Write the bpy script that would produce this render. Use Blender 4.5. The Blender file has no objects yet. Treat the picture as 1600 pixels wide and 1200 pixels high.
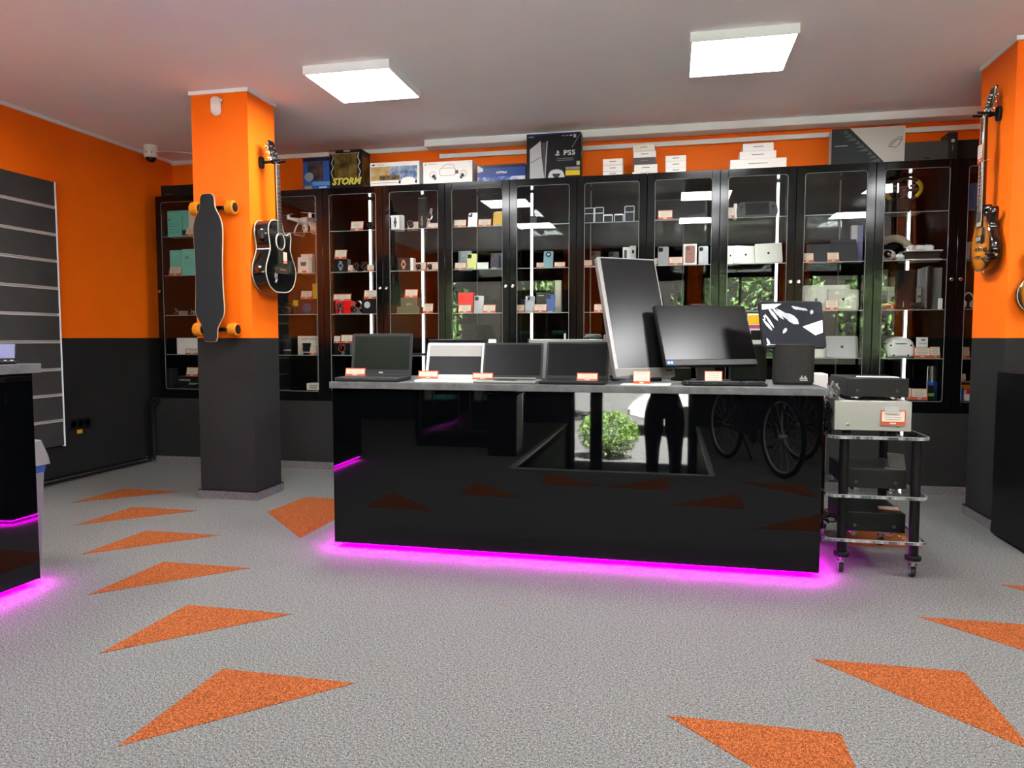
import bpy, math, random
from mathutils import Matrix, Vector
random.seed(7)
S = bpy.context.scene
COL = S.collection
PI = math.pi
R = math.radians

# ------------------------------------------------------------------ camera model
F_PX, YAW, PIT, EYE = 1135.7, R(12.318), R(3.6207), 1.2
_fw = Vector((-math.sin(YAW)*math.cos(PIT), math.cos(YAW)*math.cos(PIT), -math.sin(PIT)))
_rt = Vector((math.cos(YAW), math.sin(YAW), 0)); _up = _rt.cross(_fw)
CAM = Vector((0, 0, EYE))

def at(u, v, **k):
    """Point of the room measured from the survey photo: ray through (u, v) met with the plane X=, Y= or Z=."""
    d = _rt*(u-800) + _up*(600-v) + _fw*F_PX
    (a, val), = k.items(); i = 'XYZ'.index(a)
    return CAM + d*((val-CAM[i])/d[i])

cam_d = bpy.data.cameras.new('camera'); cam = bpy.data.objects.new('camera', cam_d); COL.objects.link(cam)
cam_d.sensor_fit = 'HORIZONTAL'; cam_d.sensor_width = 36.0; cam_d.lens = 36.0*F_PX/1600; cam_d.clip_start = .02; cam_d.clip_end = 200
cam.matrix_world = Matrix(((_rt.x, _up.x, -_fw.x, 0), (_rt.y, _up.y, -_fw.y, 0), (_rt.z, _up.z, -_fw.z, EYE), (0, 0, 0, 1)))
S.camera = cam

# ------------------------------------------------------------------ materials
def srgb(r, g, b):
    f = lambda c: (c/255/12.92 if c/255 <= .04045 else ((c/255+.055)/1.055)**2.4)
    return (f(r), f(g), f(b), 1)
MATS = {}
KOBJ = .5                                # overall reflectance level of goods and furniture against the painted room
def dim(c, k): return tuple(x*k for x in c[:3])
def mat(name, col, rough=.5, metal=0., spec=.5, emit=0., coat=0., ecol=None, k=None):
    if name in MATS: return MATS[name]
    if k is None and rough >= .25 and not metal: spec *= .3      # goods in cloth, card and matt plastic barely shine
    if not emit: col = dim(col, KOBJ if k is None else k)
    m = bpy.data.materials.new(name); m.use_nodes = True
    b = m.node_tree.nodes['Principled BSDF']
    b.inputs['Base Color'].default_value = col if len(col) == 4 else (*col, 1)
    b.inputs['Roughness'].default_value = rough; b.inputs['Metallic'].default_value = metal
    b.inputs['Specular IOR Level'].default_value = spec; b.inputs['Coat Weight'].default_value = coat
    if emit:
        b.inputs['Emission Color'].default_value = ecol or b.inputs['Base Color'].default_value
        b.inputs['Emission Strength'].default_value = emit
    MATS[name] = m
    return m
def nodes(m): return m.node_tree.nodes, m.node_tree.links, m.node_tree.nodes['Principled BSDF']
def ramp(nt, stops):
    r = nt.nodes.new('ShaderNodeValToRGB'); e = r.color_ramp.elements
    while len(e) < len(stops): e.new(.5)
    for el, (p, c) in zip(e, stops): el.position = p; el.color = c if len(c) == 4 else (*c, 1)
    return r
def noise_mat(name, c1, c2, scale, rough=.6, detail=4, bump=0., lo=.35, hi=.65, stretch=None, spec=.5, nrough=.6, k=None):
    spec = spec*.3 if k is None else spec; k = KOBJ if k is None else k; c1 = dim(c1, k); c2 = dim(c2, k)
    m = mat(name, c1, rough, 0, spec, k=1); n, l, b = nodes(m); nt = m.node_tree
    tc = n.new('ShaderNodeTexCoord'); no = n.new('ShaderNodeTexNoise')
    no.inputs['Scale'].default_value = scale; no.inputs['Detail'].default_value = detail; no.inputs['Roughness'].default_value = nrough
    src = tc.outputs['Object']
    if stretch:
        mp = n.new('ShaderNodeMapping'); mp.inputs['Scale'].default_value = stretch; l.new(src, mp.inputs[0]); src = mp.outputs[0]
    l.new(src, no.inputs['Vector']); r = ramp(nt, [(lo, c1), (hi, c2)])
    l.new(no.outputs[0], r.inputs[0]); l.new(r.outputs[0], b.inputs['Base Color'])
    if bump:
        bp = n.new('ShaderNodeBump'); bp.inputs['Strength'].default_value = bump; bp.inputs['Distance'].default_value = .003
        l.new(no.outputs[0], bp.inputs['Height']); l.new(bp.outputs[0], b.inputs['Normal'])
    return m
def glass_mat(name, tint=(1, 1, 1), ior=1.5, rough=0.):
    m = bpy.data.materials.new(name); m.use_nodes = True; nt = m.node_tree; nt.nodes.clear(); n = nt.nodes; l = nt.links
    o = n.new('ShaderNodeOutputMaterial'); t = n.new('ShaderNodeBsdfTransparent'); g = n.new('ShaderNodeBsdfGlossy')
    mx = n.new('ShaderNodeMixShader'); fr = n.new('ShaderNodeFresnel'); fr.inputs[0].default_value = ior
    t.inputs[0].default_value = (*tint, 1); g.inputs['Roughness'].default_value = rough
    geo = n.new('ShaderNodeNewGeometry'); mul = n.new('ShaderNodeMath'); mul.operation = 'SUBTRACT'; mul.use_clamp = True
    one = n.new('ShaderNodeMath'); one.operation = 'MULTIPLY'
    mul.inputs[0].default_value = 1; l.new(geo.outputs['Backfacing'], mul.inputs[1])      # reflect off the face towards the light once
    l.new(fr.outputs[0], one.inputs[0]); l.new(mul.outputs[0], one.inputs[1])
    l.new(one.outputs[0], mx.inputs[0]); l.new(t.outputs[0], mx.inputs[1]); l.new(g.outputs[0], mx.inputs[2]); l.new(mx.outputs[0], o.inputs[0])
    MATS[name] = m
    return m

BLACK = mat('black_plastic', (.012, .012, .013), .45)
DARK = mat('dark_grey_plastic', (.035, .036, .038), .5)
GREY = mat('grey_plastic', (.16, .16, .16), .5)
WHITE = mat('white_card', (.78, .77, .74), .55, 0, .15, k=.8)
WHITEP = mat('white_plastic', (.8, .79, .77), .35, 0, .3, k=.85)
CREAM = mat('cream_card', (.75, .70, .6), .6, 0, .15, k=.75)
GLOSSB = mat('gloss_black_lacquer', (.002, .0024, .003), .02, 0, .42)
DOORB = mat('black_satin_door_frame', (.004, .0045, .005), .13, 0, .3)
MATTB = noise_mat('black_wall_paint', (.020, .0205, .020), (.026, .0265, .026), 3, .6, spec=.15, k=.7)
ORANGE = noise_mat('orange_wall_paint', (.83, .140, .003), (.87, .152, .004), 2.5, .55, spec=.15, k=1)
CEILM = noise_mat('white_ceiling_paint', (.84, .885, .91), (.87, .92, .94), 1.2, .8, k=1)
TRIMW = mat('white_trim_paint', (.79, .88, .94), .45, k=1)
STEEL = mat('chrome', (.7, .7, .7), .15, 1, k=.9)
ALU = mat('brushed_aluminium', (.55, .545, .51), .35, .2, .6, k=1)
SILV = mat('silver_laptop_metal', (.66, .64, .56), .38, .35)
GLASS = glass_mat('clear_pane_glass', (.94, .955, .95), 1.6)
SHADEG = glass_mat('shade_glass', (.17, .15, .155), 1.35)  # dark tint that dims the wall seen through the cabinets
SHELFG = glass_mat('shelf_glass', (.94, .97, .955), 1.35)
EDGEG = mat('polished_glass_edge', (.5, .58, .55), .15, 0, .8)
ACRYL = glass_mat('clear_acrylic', (.9, .93, .92), 1.5)
ACRE = mat('polished_acrylic_edge', (.5, .53, .52), .15, 0, .8)
SCREEN = mat('dark_screen', (.006, .006, .007), .12, 0, .5)
SCREENM = mat('matt_screen', (.008, .008, .009), .3, 0, .35)
TAGO = mat('price_card_orange', (.85, .13, .045), .5)
TAGG = mat('price_card_print', (.42, .40, .37), .6)
RED = mat('red_card', (.8, .012, .01), .4, 0, .15, k=.8)
TEAL = mat('teal_card', (.12, .55, .47), .45, 0, .15, k=.8)
YELL = mat('yellow_card', (.82, .5, .02), .45, 0, .15, k=.7)
PANEL = mat('lit_diffuser', (1, 1, 1), .5, emit=17.0, ecol=(.98, .99, 1, 1))
TUBE = mat('lit_tube', (1, 1, 1), .4, emit=2.8, ecol=(1, .98, .94, 1))
TUBEOFF = mat('unlit_tube', (.35, .33, .32), .4)
MAGENTA = mat('magenta_led', (1, 0, 1), .4, emit=170.0, ecol=(1, .0, 1, 1))
RUBBER = mat('black_rubber', (.015, .015, .015), .7)

# ------------------------------------------------------------------ mesh builder
class MB:
    def __init__(s): s.v = []; s.f = []; s.m = []; s.M = Matrix(); s.stack = []
    def push(s, M): s.stack.append(s.M.copy()); s.M = s.M @ M; return s
    def pop(s): s.M = s.stack.pop(); return s
    def add(s, vs, fs, mi=0):
        o = len(s.v); s.v += [tuple(s.M @ Vector(p)) for p in vs]
        for f in fs: s.f.append([i+o for i in f]); s.m.append(mi)
        return s
    def box(s, x0, x1, y0, y1, z0, z1, mi=0, b=0.):
        if x0 > x1: x0, x1 = x1, x0
        if y0 > y1: y0, y1 = y1, y0
        if z0 > z1: z0, z1 = z1, z0
        b = min(b, (x1-x0)*.45, (y1-y0)*.45, (z1-z0)*.45)
        X, Y, Z = (x0, x1), (y0, y1), (z0, z1)
        if b <= 0:
            vs = [(X[i], Y[j], Z[k]) for i in (0, 1) for j in (0, 1) for k in (0, 1)]
            return s.add(vs, [(0, 1, 3, 2), (4, 6, 7, 5), (0, 4, 5, 1), (2, 3, 7, 6), (0, 2, 6, 4), (1, 5, 7, 3)], mi)
        vs = []; idx = {}
        for i in (0, 1):
            for j in (0, 1):
                for k in (0, 1):
                    p = (X[i], Y[j], Z[k]); q = (X[i]+b*(1-2*i), Y[j]+b*(1-2*j), Z[k]+b*(1-2*k))
                    for a in range(3):
                        idx[i, j, k, a] = len(vs); vs.append(tuple(p[c] if c == a else q[c] for c in range(3)))
        I = idx; fs = []
        for e in (0, 1):
            fs += [(I[e,0,0,0], I[e,1,0,0], I[e,1,1,0], I[e,0,1,0]), (I[0,e,0,1], I[1,e,0,1], I[1,e,1,1], I[0,e,1,1]), (I[0,0,e,2], I[1,0,e,2], I[1,1,e,2], I[0,1,e,2])]
            for g in (0, 1):
                fs += [(I[e,g,0,0], I[e,g,1,0], I[e,g,1,1], I[e,g,0,1]), (I[e,0,g,0], I[e,1,g,0], I[e,1,g,2], I[e,0,g,2]), (I[0,e,g,1], I[1,e,g,1], I[1,e,g,2], I[0,e,g,2])]
                for h in (0, 1): fs.append((I[e,g,h,0], I[e,g,h,1], I[e,g,h,2]))
        return s.add(vs, fs, mi)
    def tube(s, pts, r, n=10, mi=0, closed=False, caps=True):
        pts = [Vector(p) for p in pts]; N = len(pts); rs = r if isinstance(r, (list, tuple)) else [r]*N
        vs = []; ref = None
        for i, p in enumerate(pts):
            if closed: t = pts[(i+1) % N]-pts[i-1]
            else: t = pts[min(i+1, N-1)]-pts[max(i-1, 0)]
            t.normalize()
            if ref is None: ref = t.orthogonal().normalized()
            ref = (ref - t*ref.dot(t)); ref = ref.normalized() if ref.length > 1e-6 else t.orthogonal().normalized()
            bn = t.cross(ref)
            for k in range(n):
                a = 2*PI*k/n; vs.append(tuple(p+(ref*math.cos(a)+bn*math.sin(a))*rs[i]))
        fs = []
        for i in range(N if closed else N-1):
            j = (i+1) % N
            for k in range(n): fs.append((i*n+k, i*n+(k+1) % n, j*n+(k+1) % n, j*n+k))
        if caps and not closed: fs += [tuple(range(n))[::-1], tuple(range((N-1)*n, N*n))]
        return s.add(vs, fs, mi)
    def cyl(s, p, q, r, n=20, mi=0, r2=None): return s.tube([p, q], [r, r if r2 is None else r2], n, mi)
    def lathe(s, prof, n=24, mi=0):
        vs = []; N = len(prof)
        for r, z in prof:
            for k in range(n): a = 2*PI*k/n; vs.append((r*math.cos(a), r*math.sin(a), z))
        fs = [(i*n+k, i*n+(k+1) % n, (i+1)*n+(k+1) % n, (i+1)*n+k) for i in range(N-1) for k in range(n)]
        if prof[0][0] > 1e-5: fs.append(tuple(range(n))[::-1])
        if prof[-1][0] > 1e-5: fs.append(tuple(range((N-1)*n, N*n)))
        return s.add(vs, fs, mi)
    def prism(s, poly, z0, z1, mi=0, b=0., mside=None):
        n = len(poly); ms = mi if mside is None else mside
        if b:
            cx = sum(p[0] for p in poly)/n; cy = sum(p[1] for p in poly)/n
            sh = lambda p: (p[0]-(p[0]-cx)*b/max(.001, math.hypot(p[0]-cx, p[1]-cy)), p[1]-(p[1]-cy)*b/max(.001, math.hypot(p[0]-cx, p[1]-cy)))
            rings = [([sh(p) for p in poly], z0), (poly, z0+b), (poly, z1-b), ([sh(p) for p in poly], z1)]
        else: rings = [(poly, z0), (poly, z1)]
        vs = [(x, y, z) for pl, z in rings for x, y in pl]; k = len(rings)
        s.add(vs, [(i*n+j, i*n+(j+1) % n, (i+1)*n+(j+1) % n, (i+1)*n+j) for i in range(k-1) for j in range(n)], ms)
        o = len(s.v)-len(vs)
        s.f.append([o+i for i in range(n)][::-1]); s.m.append(mi); s.f.append([o+(k-1)*n+i for i in range(n)]); s.m.append(mi)
        return s
    def ball(s, c, r, n=16, mi=0, cut=(0, 1)):
        rx, ry, rz = r if isinstance(r, (tuple, list)) else (r, r, r); h = n//2; vs = []
        for i in range(h+1):
            t = PI*(cut[0]+(cut[1]-cut[0])*i/h)
            for k in range(n): a = 2*PI*k/n; vs.append((c[0]+rx*math.sin(t)*math.cos(a), c[1]+ry*math.sin(t)*math.sin(a), c[2]+rz*math.cos(t)))
        fs = [(i*n+k, (i+1)*n+k, (i+1)*n+(k+1) % n, i*n+(k+1) % n) for i in range(h) for k in range(n)]
        return s.add(vs, fs, mi)
    def torus(s, c, R0, r, n=32, k=10, mi=0, axis='z', a0=0, a1=2*PI, sx=1, sy=1):
        full = abs(a1-a0-2*PI) < 1e-4; pts = []
        for i in range(n if full else n+1):
            a = a0+(a1-a0)*i/n; u, v = R0*sx*math.cos(a), R0*sy*math.sin(a)
            pts.append({'z': (c[0]+u, c[1]+v, c[2]), 'y': (c[0]+u, c[1], c[2]+v), 'x': (c[0], c[1]+u, c[2]+v)}[axis])
        return s.tube(pts, r, k, mi, closed=full)
    def build(s, name, mats, parent=None, smooth=40):
        me = bpy.data.meshes.new(name); me.from_pydata(s.v, [], s.f)
        for m in (mats if isinstance(mats, (list, tuple)) else [mats]): me.materials.append(m)
        me.polygons.foreach_set('material_index', s.m)
        import bmesh
        bm = bmesh.new(); bm.from_mesh(me); bmesh.ops.recalc_face_normals(bm, faces=bm.faces); bm.to_mesh(me); bm.free()
        if smooth:
            me.polygons.foreach_set('use_smooth', [True]*len(me.polygons)); me.set_sharp_from_angle(angle=R(smooth))
        me.update()
        o = bpy.data.objects.new(name, me); COL.objects.link(o)
        if parent: o.parent = parent
        return o

def rect_round(w, h, r, n=5, cx=0, cy=0):
    out = []
    for sx, sy, a in ((1, 1, 0), (-1, 1, PI/2), (-1, -1, PI), (1, -1, 1.5*PI)):
        for i in range(n+1):
            t = a+PI/2*i/n; out.append((cx+sx*(w/2-r)+r*math.cos(t), cy+sy*(h/2-r)+r*math.sin(t)))
    return out
def spline(pts, k=8, closed=True):
    out = []; n = len(pts)
    for i in range(n if closed else n-1):
        g = lambda j: pts[j % n] if closed else pts[max(0, min(n-1, j))]
        p0, p1, p2, p3 = g(i-1), g(i), g(i+1), g(i+2)
        for q in range(k):
            t = q/k
            out.append(tuple(.5*(2*b+(c-a)*t+(2*a-5*b+4*c-d)*t*t+(3*b-a-3*c+d)*t**3) for a, b, c, d in zip(p0, p1, p2, p3)))
    if not closed: out.append(tuple(pts[-1]))
    return out
T = Matrix.Translation
def RX(a): return Matrix.Rotation(R(a), 4, 'X')
def RY(a): return Matrix.Rotation(R(a), 4, 'Y')
def RZ(a): return Matrix.Rotation(R(a), 4, 'Z')

def tag(o, label, cat, group=None, kind=None):
    o['label'] = label; o['category'] = cat
    if group: o['group'] = group
    if kind: o['kind'] = kind
    return o
def thing(name, label, cat, loc=(0, 0, 0), rz=0., group=None):
    o = bpy.data.objects.new(name, None); COL.objects.link(o); o.empty_display_size = .05
    o.location = loc; o.rotation_euler = (0, 0, R(rz))
    return tag(o, label, cat, group)
def struct(o, label=None, cat=None):
    o['kind'] = 'structure'
    if label: o['label'] = label
    if cat: o['category'] = cat
    return o
def text(body, size, m, parent, M, name='lettering', ext=.0006, align='CENTER', shear=0., bold=0., sx=1.):
    """Raised lettering: local X to the right, local Y up, then moved by M."""
    c = bpy.data.curves.new('t', 'FONT'); c.body = body; c.size = size; c.extrude = ext; c.align_x = align; c.align_y = 'CENTER'
    c.shear = shear; c.offset = bold; c.resolution_u = 2
    t = bpy.data.objects.new('t', c); COL.objects.link(t)
    bpy.context.view_layer.update()
    me = bpy.data.meshes.new_from_object(t.evaluated_get(bpy.context.evaluated_depsgraph_get()))
    bpy.data.objects.remove(t); me.name = name
    me.transform(M @ Matrix.Diagonal((sx, 1, 1, 1))); me.materials.clear(); me.materials.append(m)
    o = bpy.data.objects.new(name, me); COL.objects.link(o); o.parent = parent
    return o
FRONT = RX(90)                        # local (x, y) sheet -> upright sheet facing -Y
def copy_thing(o, loc=None, label=None, group=None):
    c = o.copy(); COL.objects.link(c)
    if loc is not None: c.location = loc
    if label: c['label'] = label
    if group: c['group'] = group
    for ch in list(o.children):
        d = ch.copy(); COL.objects.link(d); d.parent = c
        for g in list(ch.children):
            e = g.copy(); COL.objects.link(e); e.parent = d
    return c
# ------------------------------------------------------------------ the room
XL, XR, YB, YF, ZC, ZP = -4.97, 4.6, 6.6, -2.5, 2.985, 1.2
RX0, RX1, RY1, RZL, RZS = -1.42, .36, 1.08, -.70, -.45            # sunken entrance landing

# carpet: looped grey fibre tiles with orange tiles cut on the diagonal
def carpet(name, c1, c2, c3):
    m = mat(name, c2, .95, 0, .1, k=1); n, l, b = nodes(m); nt = m.node_tree
    tc = n.new('ShaderNodeTexCoord'); mp = n.new('ShaderNodeMapping'); mp.inputs['Rotation'].default_value = (0, 0, .5); mp.inputs['Scale'].default_value = (1, .45, 1)
    l.new(tc.outputs['Object'], mp.inputs[0])
    a = n.new('ShaderNodeTexNoise'); a.inputs['Scale'].default_value = 430; a.inputs['Detail'].default_value = 2; a.inputs['Roughness'].default_value = .7
    w = n.new('ShaderNodeTexNoise'); w.inputs['Scale'].default_value = 120; w.inputs['Detail'].default_value = 2
    l.new(mp.outputs[0], a.inputs['Vector']); l.new(tc.outputs['Object'], w.inputs['Vector'])
    mx = n.new('ShaderNodeMix'); mx.inputs[0].default_value = .3; l.new(a.outputs[0], mx.inputs[2]); l.new(w.outputs[0], mx.inputs[3])
    r = ramp(nt, [(.40, c1), (.5, c2), (.61, c3)]); l.new(mx.outputs[0], r.inputs[0]); l.new(r.outputs[0], b.inputs['Base Color'])
    bp = n.new('ShaderNodeBump'); bp.inputs['Strength'].default_value = .5; bp.inputs['Distance'].default_value = .004
    l.new(a.outputs[0], bp.inputs['Height']); l.new(bp.outputs[0], b.inputs['Normal'])
    return m
CARP = carpet('grey_loop_carpet', (.032, .032, .030), (.106, .106, .1015), (.225, .225, .216))
CARO = carpet('orange_loop_carpet', (.075, .016, .003), (.18, .046, .011), (.35, .105, .03))
b = MB()
for x0, x1, y0, y1 in ((XL-.1, RX0, YF, YB+.1), (RX1, XR+.1, YF, YB+.1), (RX0, RX1, RY1, YB+.1)): b.box(x0, x1, y0, y1, -.12, 0)
b.box(RX0, RX1, YF-.2, RY1, RZL-.12, RZL); b.box(RX0, RX1, -.9, RY1, RZL, RZS)
for k in range(-3, 6):                                                     # two rising rows of half tiles
    x, y = -1.575-.5365*k, 1.771+.531*k
    if k > -2: b.prism([(x, y), (x+.516, y+.516), (x, y+.516)][::1], -.003, .0015, 1)
for k in range(-1, 5):
    x, y = .004+.528*k, 2.297+.535*k
    b.prism([(x, y), (x+.516, y-.516), (x+.516, y+.003)], -.003, .0015, 1)
b.prism([(-2.71, 4.48), (-2.16, 3.93), (-2.16, 4.96), (-2.68, 4.966)], -.003, .0015, 1)
b.prism([(1.03, 4.46), (1.42, 4.5), (1.42, 4.97), (1.05, 4.8)], -.003, .0015, 1)
b.prism([(.57, 1.30), (1.09, 1.33), (1.08, 1.82)], -.003, .0015, 1)
struct(b.build('floor', [CARP, CARO], smooth=0), 'grey looped carpet with a rising row of orange half tiles', 'floor')
b = MB()
b.box(RX0-.03, RX0+.015, YF, RY1, -.02, .006); b.box(RX1-.015, RX1+.03, YF, RY1, -.02, .006); b.box(RX0-.03, RX1+.03, RY1-.015, RY1+.03, -.02, .006)
struct(b.build('trim_nosing', ALU), 'aluminium edging around the sunken entrance landing', 'trim')
b = MB()
b.box(RX0-.02, RX0, YF, RY1, RZL, -.02); b.box(RX1, RX1+.02, YF, RY1, RZL, -.02); b.box(RX0, RX1, RY1, RY1+.02, RZL, -.02)
struct(b.build('wall_landing', MATTB, smooth=0), 'dark riser around the sunken entrance landing', 'wall')

def two_tone(name, boxes, label):
    b = MB()
    for x0, x1, y0, y1 in boxes:
        b.box(x0, x1, y0, y1, 0, ZP, 1); b.box(x0, x1, y0, y1, ZP, ZC, 0)
    return struct(b.build(name, [ORANGE, MATTB], smooth=0), label, 'wall')
two_tone('wall_left', [(XL-.12, XL, YF, YB+.12)], 'side wall painted orange above and black below')
two_tone('wall_back', [(XL, XR, YB, YB+.12)], 'orange and black wall behind the glass cabinets')
two_tone('wall_right', [(XR, XR+.12, YF, YB+.12)], 'orange and black side wall beyond the pillar')
PLX0, PLX1, PLY0, PLY1 = -3.44, -2.985, 4.79, 5.15
two_tone('pillar_guitar', [(PLX0, PLX1, PLY0, PLY1)], 'orange and black pillar carrying the longboard and the black guitar')
PRX0, PRX1, PRY0, PRY1 = 1.985, 2.5, 4.965, 5.47
two_tone('pillar_right', [(PRX0, PRX1, PRY0, PRY1)], 'orange and black pillar carrying the sunburst guitar')
# front wall with shop windows and entrance door
ZW0, ZW1 = .65, 2.42
WIN = [(-4.7, -2.15), (.58, 2.0), (2.55, 4.3)]
DOOR = (-1.36, .30)
b = MB(); edges = sorted(WIN+[DOOR]); x = XL-.12
for x0, x1 in edges:
    b.box(x, x0, YF-.12, YF, RZL if x0 == DOOR[0] or x == DOOR[1] else 0, ZP, 1); b.box(x, x0, YF-.12, YF, ZP, ZC, 0)
    b.box(x0, x1, YF-.12, YF, ZW1, ZC, 1)
    if (x0, x1) != DOOR: b.box(x0, x1, YF-.12, YF, 0, ZW0, 1)
    x = x1
b.box(x, XR+.12, YF-.12, YF, 0, ZP, 1); b.box(x, XR+.12, YF-.12, YF, ZP, ZC, 0)
struct(b.build('wall_front', [ORANGE, MATTB], smooth=0), 'shop front wall between the street windows', 'wall')
for i, (x0, x1) in enumerate(WIN):
    b = MB(); w = .05
    for q in (x0, (x0+x1)/2-w/2, x1-w): b.box(q, q+w, YF-.09, YF-.03, ZW0, ZW1)
    b.box(x0, x1, YF-.09, YF-.03, ZW0, ZW0+w); b.box(x0, x1, YF-.09, YF-.03, ZW1-w, ZW1)
    o = struct(b.build('window_%d' % (i+1), BLACK, smooth=0), 'black framed street window', 'window')
    struct(MB().box(x0+.02, x1-.02, YF-.065, YF-.055, ZW0+.02, ZW1-.02).build('window_pane', GLASS, o, smooth=0))
b = MB(); x0, x1 = DOOR
for q, q2 in ((x0, .05), (x0+.27, .17), (x1-.06, .06)): b.box(q, q+q2, YF-.1, YF-.02, RZL, ZW1)
b.box(x0, x1, YF-.1, YF-.02, ZW1-.1, ZW1); b.box(x0, x1, YF-.1, YF-.02, RZL, RZL+.035)
o = struct(b.build('door_1', BLACK, smooth=0), 'black framed glass entrance door', 'door')
struct(MB().box(x0+.03, x1-.03, YF-.065, YF-.055, RZL+.05, ZW1-.05).build('door_pane', GLASS, o, smooth=0))

b = MB().box(XL-.12, XR+.12, YF-.12, YB+.12, ZC, ZC+.12)
struct(b.build('ceiling', CEILM, smooth=0), 'off-white painted ceiling', 'ceiling')
# white ceiling trims and the white trunking box along the back wall
tw, th = .022, .026
struct(MB().box(XL, XL+tw, YF, YB, ZC-th, ZC).build('trim_left', TRIMW, smooth=0), 'white strip along the top of the side wall', 'trim')
struct(MB().box(XL, XR, YB-tw, YB, ZC-th-.012, ZC).build('trim_back', TRIMW, smooth=0), 'white strip along the top of the back wall', 'trim')
for nm, (x0, x1, y0, y1) in (('trim_pillar', (PLX0, PLX1, PLY0, PLY1)), ('trim_pillar_right', (PRX0, PRX1, PRY0, PRY1))):
    b = MB(); e = .012
    b.box(x0-e, x1+e, y0-e, y0, ZC-th, ZC); b.box(x0-e, x1+e, y1, y1+e, ZC-th, ZC); b.box(x0-e, x0, y0, y1, ZC-th, ZC); b.box(x1, x1+e, y0, y1, ZC-th, ZC)
    struct(b.build(nm, TRIMW, smooth=0), 'white strip around the top of the pillar', 'trim')
b = MB().box(-2.2, XR, 6.36, 6.5, ZC-.063, ZC, 0, .004)
b.box(-2.12, XR, YB-.05, YB-tw, ZC-.125, ZC-.085, 0, .003)
struct(b.build('trim_trunking', TRIMW, smooth=0), 'white boxed trunking along the ceiling above the cabinets', 'trim')
# carpet baseboards
BASEC = noise_mat('carpet_baseboard', (.16, .15, .155), (.27, .255, .26), 90, .95, spec=.1, k=.55)
struct(MB().box(-4.9, XR, 6.075, 6.085, 0, .065).build('baseboard_back', BASEC, smooth=0), 'grey carpet strip below the black plinth', 'baseboard')
for nm, (x0, x1, y0, y1) in (('baseboard_pillar', (PLX0, PLX1, PLY0, PLY1)), ('baseboard_right', (PRX0, PRX1, PRY0, PRY1))):
    b = MB(); e = .014
    for q in ((x0-e, x1+e, y0-e, y0), (x0-e, x1+e, y1, y1+e), (x0-e, x0, y0, y1), (x1, x1+e, y0, y1)):
        b.box(*q, 0, .06, 0); b.box(*q, .06, .066, 1)
    struct(b.build(nm, [BASEC, BLACK], smooth=0), 'grey carpet strip around the foot of the pillar', 'baseboard')
struct(MB().box(XL, XL+.012, YF, 6.1, 0, .05).build('baseboard_left', mat('worn_white_strip', (.45, .43, .42), .6), smooth=0), 'pale strip at the foot of the side wall', 'baseboard')
# black pipes low on the side wall and up the corner
b = MB()
b.tube([(XL+.035, 3.2, .05), (XL+.035, 6.0, .05), (-4.87, 6.06, .05), (-4.87, 6.06, .60), (-4.80, 6.065, .63)], .013, 8)
b.tube([(XL+.06, 3.2, .022), (XL+.06, 5.98, .022), (-4.845, 6.05, .03), (-4.845, 6.05, .57), (-4.78, 6.06, .60)], .011, 8)
tag(b.build('pipe_run', BLACK), 'pair of black pipes along the foot of the orange side wall and up the corner', 'pipes')
# plinth under the cabinets
b = MB(); b.box(-4.89, XR-.02, 6.086, YB-.02, 0, .625, 0, .003)
tag(b.build('plinth', MATTB), 'long black plinth under the row of glass cabinets', 'plinth')

# ceiling panel lights
def panel(x, y, lab):
    t = thing('ceiling_light', lab, 'ceiling light', (x, y, ZC), 0, 'square ceiling panel lights')
    b = MB(); h = .303; z0 = -.055
    for q in ((-h, h, -h, -h+.012), (-h, h, h-.012, h), (-h, -h+.012, -h+.012, h-.012), (h-.012, h, -h+.012, h-.012)): b.box(*q, z0, 0)
    b.build('light_frame', TRIMW, t, smooth=0)
    MB().box(-h+.012, h-.012, -h+.012, h-.012, z0+.004, z0+.012).build('diffuser', PANEL, t, smooth=0)
    return t
panel(-2.09, 4.80, 'square white ceiling panel light beside the pillar with the longboard')
panel(.39, 4.80, 'square white ceiling panel light over the counter end with the monitors')
for x, y, w in ((-4.2, 2.55, 'added unseen to brighten the side wall'), (-2.09, 2.9, 'second row, near the slatted wall panel'), (.39, 2.9, 'second row, over the open carpet'), (2.5, 2.9, 'second row, near the black cabinet'),  # first panel is an added, unseen lamp that brightens the side wall
                (-2.09, 1.0, 'third row, near the slatted wall panel'), (.39, 1.0, 'third row, over the sunken landing'), (2.5, 1.0, 'third row, near the bicycles')):
    panel(x, y, 'square white ceiling panel light, '+w)
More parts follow.
